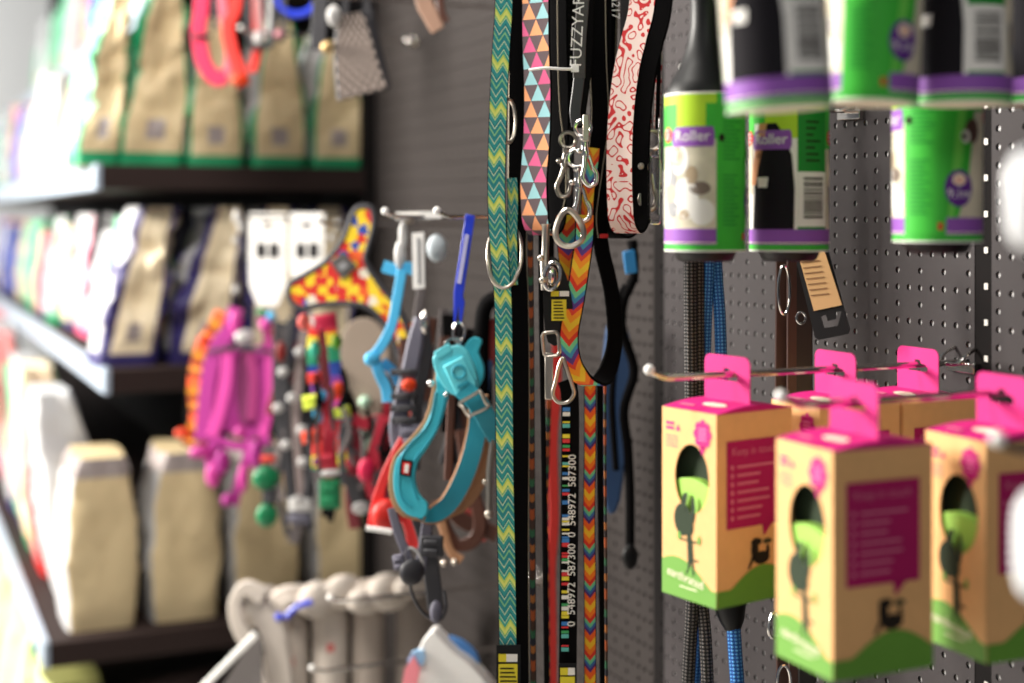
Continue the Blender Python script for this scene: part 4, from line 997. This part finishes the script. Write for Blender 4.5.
# --- rainbow harness straps
a = aD+VN*.05
t = thing('rainbow_strap_harness', HP(328,510,a), 'narrow rainbow harness straps with lime and orange beads and red buckles, centre of the tangle', 'harness')
ribp(t, 'strap', [(316,322),(312,350),(316,390),(318,430),(316,470)], a, .014, NYLR)
ribp(t, 'strap', [(330,318),(334,350),(338,390),(342,430),(344,470)], a+VN*.006, .016, NYLR)
ribp(t, 'strap', [(322,330),(326,380),(328,430),(330,480)], a-VN*.01, .014, mat('dark_wine_webbing',(110,24,34),.7))
ribp(t, 'red_strap', [(326,395),(330,425),(328,450),(334,470)], a+VN*.014, .016, CRM)
for (x, y, r, m, sx, sz) in ((325,322,.012,HPK,1.4,1),(304,322,.011,mat('salmon_plastic',(236,110,100),.4),1,1.2),(315,322,.009,WHP,.8,1.2),(312,402,.0115,LMP,1.1,1),(341,412,.0105,LMP,1.3,.8),(311,437,.0110,ORG,1.2,.9),(338,389,.0100,ORG,1,1.2),(323,396,.007,LBL,1,1.3),(315,378,.0085,mat('scarlet_plastic',(200,40,20),.4),1.2,1),(337,404,.007,PNK,1.2,.8),(346,438,.008,mat('teal_plastic',(20,120,140),.4),1.2,1),(326,462,.011,CRM,1.2,1),(316,462,.006,PURD,1,1),(315,350,.009,mat('sea_green_plastic',(60,180,150),.4),1,1.6),(337,342,.009,mat('leaf_green_plastic',(90,150,40),.4),1,1.3),(350,463,.008,HPK,1,1.2)):
    if sx > 1.05: buckle(t, x, y, a+VN*.016, r*1.9*sx, r*1.7*sz, m, .15, 'bead')
    else: blob(t, 'bead', x, y, a+VN*.022, r*.8, m, sx, .6, sz*1.1)
buckle(t, 330, 494, a+VN*.005, .028, .038, EMG, 0, 'green_buckle'); blob(t, 'steel_slider', 331, 473, a+VN*.03, .009, SLV, 1.6,.6,.5); blob(t, 'steel_ring', 361, 508, a, .011, SLV, 1.2,.6,.8)
t = thing('wine_strap_bundle', HP(365,510,aD), 'bundle of dark wine and black straps behind the crimson harness and rainbow straps', 'strap')
for i in range(30):
    x = rs.uniform(318, 404); y = rs.uniform(350 if x < 345 else 400, 470); l = rs.uniform(35, 80); k = rs.uniform(-8, 8)
    ribp(t, 'dark_strap', [(x,y),(x+k,y+l/2),(x-k*.6,min(y+l,530))], aD-VN*rs.uniform(-.015,.05), rs.uniform(.009,.018), (FC+[CRM])[i%7])
# --- crimson harness
a = Vector((-.25, YD-.05, HB))
t = thing('crimson_harness', HP(378,490,a), 'crimson harness straps right of the rainbow straps, under the light blue straps', 'harness')
ribp(t, 'strap', [(352,418),(364,424),(378,420),(386,424)], a, .016, CRM); ribp(t, 'strap', [(384,418),(380,440),(374,456),(365,478)], a+VN*.01, [.016,.022,.016], CRM); ribp(t, 'strap', [(352,430),(356,450),(352,475)], a, .014, mat('dark_crimson_webbing',(130,20,40),.7))
blob(t, 'buckle', 366, 470, a+VN*.018, .011, HPK, 1,.6,1.5)
for i in range(16):
    x = rs.uniform(300, 390); y = rs.uniform(345 if x < 345 else 405, 450); l = rs.uniform(30, 70); k = rs.uniform(-9, 9)
    ribp(t, 'thin_dark_strap', [(x,y),(x+k,y+l/2),(x-k*.6,y+l)], aD+VN*rs.uniform(.075,.09), rs.uniform(.004,.008), (DGRY, BLK, FC[2])[i%3])
t = thing('dark_strap_bundle', HP(450,470,aA), 'bundle of black straps hanging behind the turquoise harness and the blue tab', 'strap')
for i in range(22):
    x = rs.uniform(398, 488); y = rs.uniform(232 if x < 445 else 300, 380); l = rs.uniform(60, 150); k = rs.uniform(-8, 8)
    ribp(t, 'dark_strap', [(x,y),(x+k,y+l/2),(x-k*.6,y+l)], aA-VN*rs.uniform(.02,.05), rs.uniform(.009,.018), (DGRY, BLK, BRL, FC[2], BLK)[i%5])
# --- patchwork harness
a = aD+VN*.10
t = thing('patchwork_harness', HP(350,345,a), 'bright yellow red and blue patchwork dog harness with black piping', 'harness')
body = [(362,207),(372,209),(374,225),(368,248),(366,262),(380,285),(396,305),(408,330),(411,352),(402,362),(396,345),(384,322),(366,306),(340,303),(318,305),(302,308),(291,300),(290,285),(306,275),(326,262),(342,242),(350,222),(355,211)]
qd(t, 'printed_panel', body, a, PATCH, .006, 0, 2, .001)
mb = MB(); pts = smooth_path([HP(x, y, a) for x, y in body], 3, True); tube(mb, pts, .0045, DGRY, 8, True); mb.build('piping', t)
gp_ = qd(t, 'grey_patch', [(330,262),(343,252),(357,266),(343,280)], a, mat('slate_rubber',(80,76,74),.5), .003, .005, 1, .001); qd(gp_, 'light_mark', [(337,266),(344,261),(349,266),(342,271)], a, GREYI, .001, .0072)
ribp(t, 'girth_strap', [(404,325),(412,360),(410,400),(398,425)], a-VN*.02, .024, PATCH)
# --- light blue harness
a = aA+VN*.0
t = thing('light_blue_harness', HP(380,400,a), 'light blue strap harness hanging under the white price plate', 'harness')
ribp(t, 'neck_strap', [(383,266),(396,270),(408,268),(418,272)], a, .014, LBL); ribp(t, 'long_strap', [(402,270),(397,300),(392,325),(382,345),(372,358)], a+VN*.008, .012, LBL)
blob(t, 'round_clip', 372, 359, a+VN*.012, .010, LBL, 1,.7,.9); ribp(t, 'lower_strap', [(375,360),(380,375),(386,388),(388,402)], a, .013, LBL); ribp(t, 'side_strap', [(382,362),(394,372),(400,384)], a-VN*.008, .012, mat('deep_sky_webbing',(30,120,170),.6))
# --- price plate
t = thing('price_plate', HP(418,240,aA), 'white price plate with a hanging white strip label on the chrome hooks', 'sign')
qd(t, 'plate', [(396,212),(441,211),(442,218),(396,220)], aA+VN*.01, WHP, .003); qd(t, 'hanging_strip', [(412,233),(424,232),(425,288),(413,289)], aA, WHP, .002, .03); qd(t, 'dark_print', [(417,238),(420,238),(421,284),(418,284)], aA, GREYI, .0006, .0316)
blob(t, 'steel_clip', 400, 255, aA, .009, SLV, .8,.6,2); blob(t, 'pale_sleeve', 437, 248, aA, .013, mat('frosted_plastic',(196,206,212),.3), 1,.6,1.3); blob(t, 'pale_sleeve', 403, 236, aA, .008, SLV, .7,.6,2.2)
# --- grey lanyard with orange
a = aA+VN*.03
t = thing('charcoal_harness', HP(415,455,a), 'charcoal and slate harness with an orange slider, left of the turquoise harness', 'harness')
ribp(t, 'padded_strap', [(420,318),(416,340),(410,370),(403,400),(398,430),(402,458)], a, [.013,.02,.02,.022,.018], GRYN, .008); ribp(t, 'strap', [(424,325),(426,360),(418,400),(416,440),(414,470)], a-VN*.012, .014, DGRY)
blob(t, 'orange_slider', 409, 385, a+VN*.012, .0085, ORG, 1.1,.6,.9); blob(t, 'snap', 425, 322, a+VN*.01, .007, CHR, .8,.7,2)
for y in (372, 396, 408, 420): buckle(t, 404, y, a, .030, .007, DGRY, .05)
buckle(t, 411, 436, a, .026, .028, GRYN)
# --- brown leather harness
a = aA+VN*.0
t = thing('leather_harness', HP(455,560,a), 'brown leather harness hanging behind and below the turquoise harness', 'harness')
ribp(t, 'left_strap', [(432,318),(428,350),(426,380),(424,400)], a, .014, BRL, .004); ribp(t, 'strap', [(438,500),(446,530),(458,545),(474,540),(480,520),(470,480),(462,430)], a, .016, BRL, .005); ribp(t, 'strap', [(440,515),(450,550),(462,560)], a+VN*.01, .010, TANL, .004); ribp(t, 'strap', [(446,500),(462,520),(486,530),(497,535)], a-VN*.01, .020, BRL, .005)
ribp(t, 'red_strap', [(455,520),(475,518),(490,538)], a-VN*.022, .018, mat('brick_red_webbing',(140,36,26),.7))
blob(t, 'brass_stud', 444, 563, a+VN*.012, .004, NICK); blob(t, 'brass_stud', 455, 562, a+VN*.012, .004, NICK); blob(t, 'snap', 431, 352, a+VN*.01, .005, CHR, 1,.7,2.2)
# --- turquoise harness, fairly sharp
a = aB
t = thing('turquoise_harness', HP(440,520,a), 'turquoise padded dog harness with tan lining and matching buckle, hanging from a blue tab', 'harness')
left_band = [(437,372),(447,366),(452,380),(447,402),(440,425),(428,447),(418,462),(415,478),(419,494),(428,505),(424,517),(408,514),(397,500),(394,480),(397,460),(408,446),(424,428),(434,405),(437,388)]
lin_band = [(437,366),(432,392),(424,420),(408,440),(394,456),(389,478),(391,500),(402,516),(424,521),(424,512),(402,505),(396,480),(398,455),(424,430),(440,400)]
qd(t, 'tan_lining', lin_band, a, TANL, .006, -.005, 2, .001); qd(t, 'padded_front', left_band, a, TEA, .007, .003, 3, .002)
mb = MB(); pts = smooth_path([HP(x, y, a+VN*.0070) for x, y in [(436,392),(428,424),(404,452),(399,478),(402,498),(412,508)]], 5); tube(mb, pts, .0010, TEAD, 6); pts = smooth_path([HP(x, y, a+VN*.0070) for x, y in [(446,392),(436,430),(414,462),(412,482),(418,500)]], 5); tube(mb, pts, .0010, TEAD, 6); mb.build('seam', t)
dn = (VN*.8+Vector((-.9,.3,0))*.2).normalized()
ribp(t, 'inner_band', [(414,508,.002),(430,515,-.008),(448,505,-.02),(462,482,-.028),(472,455,-.032),(478,425,-.034),(478,395,-.03)], a, [.016,.022,.024,.024,.022], TEAD, .006, TANL)
ribp(t, 'outer_tan_edge', [(440,516,-.02),(462,506,-.03),(478,484,-.036),(489,452,-.04),(492,420,-.04)], a, [.010,.014,.018], TANL, .006)
ribp(t, 'inner_shadow_strap', [(452,392,-.03),(450,430,-.034),(448,480,-.034)], a, .009, BRL, .004)
qd(t, 'shoulder_flap', [(466,344),(474,337),(482,341),(479,352),(484,366),(483,380),(474,390),(462,378),(456,362)], a, TEA, .007, -.004, 3, .002)
qd(t, 'buckle_wing', [(436,352),(456,345),(468,352),(478,378),(474,392),(464,396),(452,394),(440,380),(434,364)], a, TEAP, .008, .008, 2, .002)
rb_ = qd(t, 'release_buckle', [(443,366),(463,356),(477,384),(475,391),(464,398),(456,394)], a, TEAP, .006, .014, 1, .0015)
mb = MB(); c = HP(459,372,a+VN*.0175); tube(mb, [c+UP.cross(VN)*.0068*math.cos(k*PI/9)+UP*.0068*math.sin(k*PI/9) for k in range(18)], .0011, TEAD, 6, True); mb.build('round_emblem', rb_)
qd(rb_, 'buckle_slot', [(457,386),(468,380),(469,383),(458,389)], a, TEAD, .001, .0178)
qd(t, 'top_loop', [(434,352),(449,343),(453,350),(438,359)], a, TEAP, .007, .010, 1, .001)
as_ = ribp(t, 'adjuster_strap', [(462,388,.016),(475,400,.016),(484,414,.014),(492,428,.006),(500,440,0)], a, .022, TEAD, .003)
mb = MB(); fr = [HP(x, y, a+VN*.021) for x, y in ((460,403),(480,391),(488,407),(469,416))]
tube(mb, smooth_path([fr[0],(fr[0]*.2+fr[1]*.8),fr[1],(fr[1]*.3+fr[2]*.7),fr[2],(fr[2]*.2+fr[3]*.8),fr[3],(fr[3]*.3+fr[0]*.7)], 4, True), .0019, NICK, 8, True); mb.build('metal_slider', as_)
bl_ = qd(t, 'black_label', [(401,459),(413,461),(411,477),(400,475)], a, BLKP, .0015, .0075, 1); rl_ = qd(bl_, 'red_label', [(403,462),(411,463),(409,475),(402,473)], a, REDI, .001, .0092, 1); qd(bl_, 'white_mark', [(405,464),(409,464.5),(408,473),(404,472.5)], a, WHI, .0006, .0102, 1)
mb = MB(); ring(mb, HP(459,332,a), .006, .011, VN, .0017, CHR, 'o', -.1); ring(mb, HP(453,343,a), .009, .005, VN, .0015, CHR, 'o', .3); mb.build('chrome_ring', t)
blob(t, 'steel_stud', 446, 394, a+VN*.01, .003, CHR); blob(t, 'steel_stud', 431, 383, a+VN*.004, .004, CHR)
# --- cobalt tab
t = thing('cobalt_tab', HP(460,325,a), 'cobalt blue plastic hang tab with pale printing above the turquoise harness', 'hang tag')
tb_ = qd(t, 'tab', [(466,214),(475,216),(463,296),(465,302),(462,322),(460,322),(459,305),(456,322),(454,322),(454,300),(454,292)], a, CBL, .003, .004, 1, .0006)
qd(tb_, 'pale_print', [(465,234),(469,235),(461,284),(457,283)], a, mat('pale_lilac_print',(190,190,230),.5), .0006, .0060)
# --- black loop collar at right with red inside
a = Vector((-.12, YB2+.05, HB))
t = thing('black_loop_collar', HP(490,380,a), 'black padded collar loop with dark red lining, beside the teal zigzag leash', 'collar')
mb = MB(); pts = smooth_path([HP(x, y, a) for x, y in ((482,400),(481,350),(483,315),(489,302),(498,300),(508,312),(514,340),(514,400))], 6); tube(mb, pts, .009, BLK, 12); mb.build('padded_loop', t)
qd(t, 'red_lining', [(488,325),(495,318),(502,330),(501,352),(494,366),(487,352)], a, mat('dark_red_lining',(130,40,36),.8), .004, -.004, 2); ribp(t, 'navy_strap', [(488,360),(484,400),(486,440)], a, .012, NAV)
mb = MB(); p0 = HP(491,432,aB); tube(mb, [HP(494,430,aB),HP(490,470,aB),HP(489,512,aB)], [.003,.004,.0035], NICK, 10); ball(mb, HP(485,482,aB), .0032, NICK); ball(mb, HP(489,514,aB), .005, NICK); tag(mb.build('silver_snap'), 'slim silver snap between the turquoise harness and the zigzag leash', 'snap hook')
# --- red harness bottom
a = aA+VN*.04
t = thing('red_harness', HP(380,535,a), 'red harness strap with white webbing end, left of the turquoise harness', 'harness')
ribp(t, 'strap', [(404,440),(394,458),(384,480),(376,505),(372,528)], a, .012, REDN); blob(t, 'red_ball', 387, 515, a+VN*.006, .019, COR, 1,.6,1); ribp(t, 'lower_strap', [(404,510),(412,530),(414,548)], a-VN*.01, .016, REDN); ribp(t, 'white_end', [(366,528),(380,530),(392,532)], a+VN*.02, .006, WHP)
# --- navy / black clip straps
a = aB+VN*(-.01)
t = thing('black_clip_strap', HP(425,620,a), 'black and navy straps with plastic clips and a round cord loop below the turquoise harness', 'strap')
ribp(t, 'strap', [(392,508),(398,532),(406,552),(412,572)], a, .010, GRYN); ribp(t, 'strap', [(428,520),(424,545),(420,570)], a-VN*.01, .012, GRYN); ribp(t, 'strap', [(418,515),(426,540),(432,575),(436,610)], a-VN*.02, .018, DGRY)
buckle(t, 432, 546, a, .024, .022, DGRY); buckle(t, 399, 562, a, .012, .016, GRYN, .2); blob(t, 'clip', 412, 572, a+VN*.01, .012, DGRY, 1.2,.6,1.2); blob(t, 'clip', 436, 612, a, .009, GRYN, .8,.6,1.4)
mb = MB(); tube(mb, smooth_path([HP(x, y, a) for x, y in ((410,572),(411,590),(418,606),(428,617),(440,620),(446,608),(444,590))], 6), .0018, DGRY, 8); mb.build('cord_loop', t)
mb = MB(); ring(mb, HP(414,560,a), .008, .014, VN, .0016, SLV, 'o', .5); mb.build('steel_ring', t)
# --- grey padded boots lower middle
GFL = mat('pale_grey_fleece', (186,176,166), .8, mottle=.06, mscale=30, bump=.4, bscale=300); GFD = mat('mid_grey_fabric', (126,116,108), .85, bump=.3)
YE = hk_at(330, .305, -.50, 'hidden blurred hook carrying the pale grey padded pouches')
aE = Vector((-.22, YE+.30, HB-.5))
for i, (x0, x1, y0, y1, m, lab) in enumerate(((272,308,606,720,GFL,'pale grey padded pouch with red mark, left of the row beside the blue clip'),(312,348,592,720,GFL,'pale grey padded pouch second in the row, under the kraft bags'),(352,384,588,720,mat('warm_grey_fleece',(160,148,138),.8),'warm grey padded pouch third in the row'),(396,432,584,720,GFD,'darker grey padded pouch at the right end of the row'))):
    a = aE-VN*.01*i; c = (x0+x1)/2
    t = thing('padded_pouch', HP(c, y1, a), lab, 'pouch')
    mb = MB(); V = []
    for k in range(13):
        q = k/12; yy = y0+(y1-y0)*q; w = ((x1-x0)/2)*(math.sqrt(max(0,1-(1-min(1,q*4))**2))*.9+.1)
        cc = HP(c, yy, a); r_ = (HP(c+w, yy, a)-cc).length
        for j in range(16):
            an = 2*PI*j/16; V.append(cc+UP.cross(VN)*r_*math.cos(an)+VN*r_*.65*math.sin(an))
    Fs = [(k*16+j, k*16+(j+1)%16, (k+1)*16+(j+1)%16, (k+1)*16+j) for k in range(12) for j in range(16)]+[tuple(range(16))]
    mb.add(V, Fs, m); mb.build('padded_body', t)
    ribp(t, 'flap', [(c-14, y0+6, .03),(c, y0-2, .034),(c+16, y0+2, .03)], a, .022, m, .008)
    if i < 2: qd(t, 'red_mark', [(c-3,y0+52),(c+4,y0+52),(c+4,y0+60),(c-3,y0+60)], a, mat('faded_red_print',(180,80,76),.7), .001, .036)
a = aE+VN*.07
t = thing('grey_strap_vest', HP(240,660,a), 'pale grey padded vest with curved straps and blue clip, lower centre left', 'harness')
ribp(t, 'curved_strap', [(264,596),(246,588),(236,602),(239,625),(252,650),(262,690)], a, [.03,.02,.026,.03], GFL, .010); ribp(t, 'wide_flap', [(246,590),(262,612),(276,640),(282,690)], a-VN*.01, .040, GFL, .012); 
for k, (x, y, r, sx, sz) in enumerate(((262,606,.040,1,.8),(292,598,.034,1.2,.6),(318,600,.036,.9,.8),(344,592,.030,1.1,.9),(366,600,.030,1,.7),(388,592,.036,1,.8),(412,586,.026,1.1,.7))): blob(t, 'padded_fold', x, y, a-VN*(.05+.012*(k%2)), r, GFL, sx, .6, sz)
ribp(t, 'blue_clip', [(285,618),(298,606),(312,602)], a+VN*.02, .008, CBL, .005); blob(t, 'blue_button', 279, 617, a+VN*.02, .006, CBL)
t = thing('grey_card_sheet', HP(225,683,a), 'dark grey sheet with pale folded edge at the lower left centre', 'card')
aS = aE+VN*.12
qd(t, 'sheet', [(222,686),(250,642),(262,640),(262,720),(215,720)], aS, mat('mid_grey_board',(110,104,102),.7), .003, 0, 1); ribp(t, 'pale_edge', [(200,690),(226,664),(256,634)], aS+VN*.01, .010, WHP, .004)
# --- hook at the bottom with cards
YF = P(312, 665, .305).y; hook(YF, P(312, 667, .305).z-HB-.008, 'chrome hook at the bottom centre, its white tip in front of the grey pouches')
aF = Vector((-.26, YF-.22, HB-.6))
t = thing('white_toy_card', HP(440,683,aF), 'white soft package with blue and pink edges at the bottom, left of zigzag leash', 'package')
qd(t, 'white_body', [(414,700),(418,660),(424,640),(434,628),(444,636),(458,650),(476,664),(500,700),(500,760),(414,760)], aF, GFL if False else WHP, .03, 0, 3, .006)
qd(t, 'blue_edge', [(446,636),(462,640),(476,652),(480,668),(466,662),(452,652)], aF, mat('cornflower_print',(90,150,220),.5), .010, -.012, 2, .002); qd(t, 'pink_card', [(400,700),(405,668),(414,656),(420,668),(414,700)], aF, mat('salmon_pink_card',(240,140,150),.5), .004, .022, 1); qd(t, 'pale_blue_card', [(408,664),(412,652),(424,650),(424,664)], aF, mat('powder_blue_print',(150,190,226),.5), .006, .015, 2)
# --- top: collars, ring, muzzle, leather piece
YG = P(225, 100, .33).y; hook(YG, .30, 'hook above the frame carrying the coral and pink collars'); YH = P(350, 100, .25).y; hook(YH, .30, 'hook above the frame carrying the silver mesh muzzle')
aG = Vector((-.25, YG, HB+.2)); aH = Vector((-.20, YH, HB+.2))
t = thing('hot_pink_collar', HP(212,80,aG), 'hot pink collar loop hanging at the top in front of the feed bags', 'collar')
ribp(t, 'webbing', [(203,-95),(202,0),(199,30),(204,62),(216,78),(226,76)], aG, .026, HPK, .005); ribp(t, 'rear_webbing', [(226,76),(229,50),(222,0),(222,-95)], aG-VN*.02, .014, mat('soft_pink_webbing',(236,120,140),.5)); buckle(t, 202, 36, aG, .030, .006, DGRY)
t = thing('coral_collar', HP(235,85,aG), 'coral red collar hanging right beside the hot pink one', 'collar')
ribp(t, 'webbing', [(238,-95),(236,0),(228,25),(232,50),(240,72),(244,86)], aG+VN*.02, .022, COR, .005); ribp(t, 'rear_webbing', [(254,-95),(256,0),(258,45),(252,72)], aG-VN*.01, .016, COR, .004); blob(t, 'tip', 240, 80, aG+VN*.03, .011, ORG, 1.3,.6,1)
t = thing('dark_collar', HP(270,45,aG), 'black collar with grey straps between the coral collar and the blue ring', 'collar')
for lst, m, w in (([(246,-95),(248,0),(250,40),(262,46),(272,40),(274,0),(274,-95)], DGRY, .012), ([(256,-95),(258,0),(262,40)], mat('rose_grey_webbing',(180,130,130),.6), .014), ([(268,-95),(270,10),(266,38)], SLV, .008), ([(210,-95),(214,-10),(215,30)], DGRY,.007), ([(282,-95),(284,20),(280,42)], DGRY, .010)): ribp(t, 'strap', lst, aG+VN*.004, w, m)
blob(t, 'steel_ring', 259, 38, aG+VN*.02, .009, SLV, 1,.6,1.3); blob(t, 'pink_bead', 279, 34, aG+VN*.02, .007, mat('dusty_pink_plastic',(200,130,140),.4))
t = thing('cobalt_ring_toy', HP(298,17,aH), 'cobalt blue ring at the top edge, above the green-trimmed bags', 'ring')
mb = MB(); ring(mb, HP(298,-8,aG), .037, .037, VN, .0065, CBL); mb.build('ring', t)
t = thing('dark_strap_bundle', HP(345,20,aH), 'bundle of dark straps at the top edge above the mesh muzzle', 'strap')
for k, (x, y) in enumerate(((318,50),(330,40),(340,30),(352,28),(362,20),(326,20))): ribp(t, 'strap', [(x+6,-95),(x+3,-20),(x,y)], aH+VN*(.01-.006*k), .022, (DGRY, BLK)[k%2])
blob(t, 'steel_fitting', 334, 16, aH+VN*.02, .010, SLV, 1,.6,1.6); blob(t, 'brass_fitting', 327, 47, aH+VN*.02, .009, mat('brass',(190,160,110),.35,.6))
t = thing('mesh_muzzle', HP(362,95,aH), 'grey perforated mesh muzzle tapering upward, hanging at the top beside the wall', 'muzzle')
mm, nt, b, U, V_, uv = uvmat('silver_dotted_mesh', .45)
x_ = M_(nt, 'SINE', M_(nt, 'MULTIPLY', U, 2*PI*5)); y_ = M_(nt, 'SINE', M_(nt, 'MULTIPLY', V_, 2*PI/.0155)); hh_ = M_(nt, 'MULTIPLY', x_, y_)
mx = nt.nodes.new('ShaderNodeMix'); mx.data_type = 'RGBA'; mx.inputs[6].default_value = rgb(20,16,16); mx.inputs[7].default_value = rgb(150,136,128); nt.links.new(M_(nt, 'GREATER_THAN', hh_, -.05), mx.inputs[0]); nt.links.new(mx.outputs[2], b.inputs['Base Color'])
ribp(t, 'mesh_body', [(352,14),(354,36),(358,66),(364,94)], aH+VN*.01, [.040,.055,.068,.078], mm, .012, DGRY); ribp(t, 'dark_edge', [(366,10),(374,50),(384,90)], aH-VN*.01, .022, DGRY, .01)
aL = Vector((-.20, P(430, 20, .2).y, HB+.2))
t = thing('leather_tab', HP(435,35,aL), 'light brown leather strap end at the top edge against the grey wall', 'strap')
ribp(t, 'strap', [(418,-95),(422,-10),(430,14),(438,30)], aL, [.016,.022,.018], mat('light_brown_leather',(150,116,96),.6), .005); ribp(t, 'side_strap', [(438,-95),(440,0),(446,22)], aL-VN*.01, .010, BRL, .004)
hook(aL.y, .30, 'hook above the frame carrying the light brown leather strap')
#ENDPART2
# ------------------------------------------------------------------ light and camera
cam = bpy.data.cameras.new('camera'); co = bpy.data.objects.new('camera', cam); C.objects.link(co)
cam.sensor_width = 36; cam.lens = F/1024*36; cam.shift_y = -(341.5-HY)/1024; cam.clip_start = .02
co.location = CAM; co.rotation_euler = (PI/2, 0, -TH)
cam.dof.use_dof = True; cam.dof.focus_distance = 1.28; cam.dof.aperture_fstop = 50/1000/.0205
bpy.context.scene.camera = co
def area(name, loc, aim, sx, sy, e, col):
    l = bpy.data.lights.new(name, 'AREA'); l.shape = 'RECTANGLE'; l.size = sx; l.size_y = sy; l.energy = e; l.color = col
    o = bpy.data.objects.new(name, l); C.objects.link(o); o.location = loc
    o.rotation_euler = (Vector(aim)-Vector(loc)).to_track_quat('-Z', 'Y').to_euler(); return o
area('window_light', (-2.9,3.2,2.3), (-.2,1.6,1.25), 1.2, .9, 350, (1,.95,.87))
area('far_product_fill', (-1.9,5.2,2.8), (-.6,4.6,1.2), 1.6, .8, 30, (1,.98,.95))  # added fill that overexposes the far products, no actual ceiling fitting
area('far_wall_fill', (-2.6,6.8,2.4), (-1,8.5,1.6), 1, 1, 90, (1,1,1))  # added fill to whiten the far wall, stands for no window
area('shelf_bag_fill', (-1.0,1.35,2.8), (-.35,2.6,1.2), .9, .4, 38, (1,.95,.88))  # added fill for the camera-facing bag sides on the shelves
area('rear_fill', (-1.1,-1.0,2.5), (-.2,1.0,1.35), 1.0, .5, 9, (1,.96,.92))  # weak fill added behind the camera to lift the near objects' sides
w = bpy.data.worlds.new('world'); bpy.context.scene.world = w; w.use_nodes = True
bg = w.node_tree.nodes['Background']; bg.inputs[0].default_value = (.86,.92,1,1); bg.inputs[1].default_value = .17
vs = bpy.context.scene.view_settings
vs.view_transform = 'Standard'; vs.look = 'None'; vs.gamma = 1; vs.use_curve_mapping = False; vs.exposure = 0
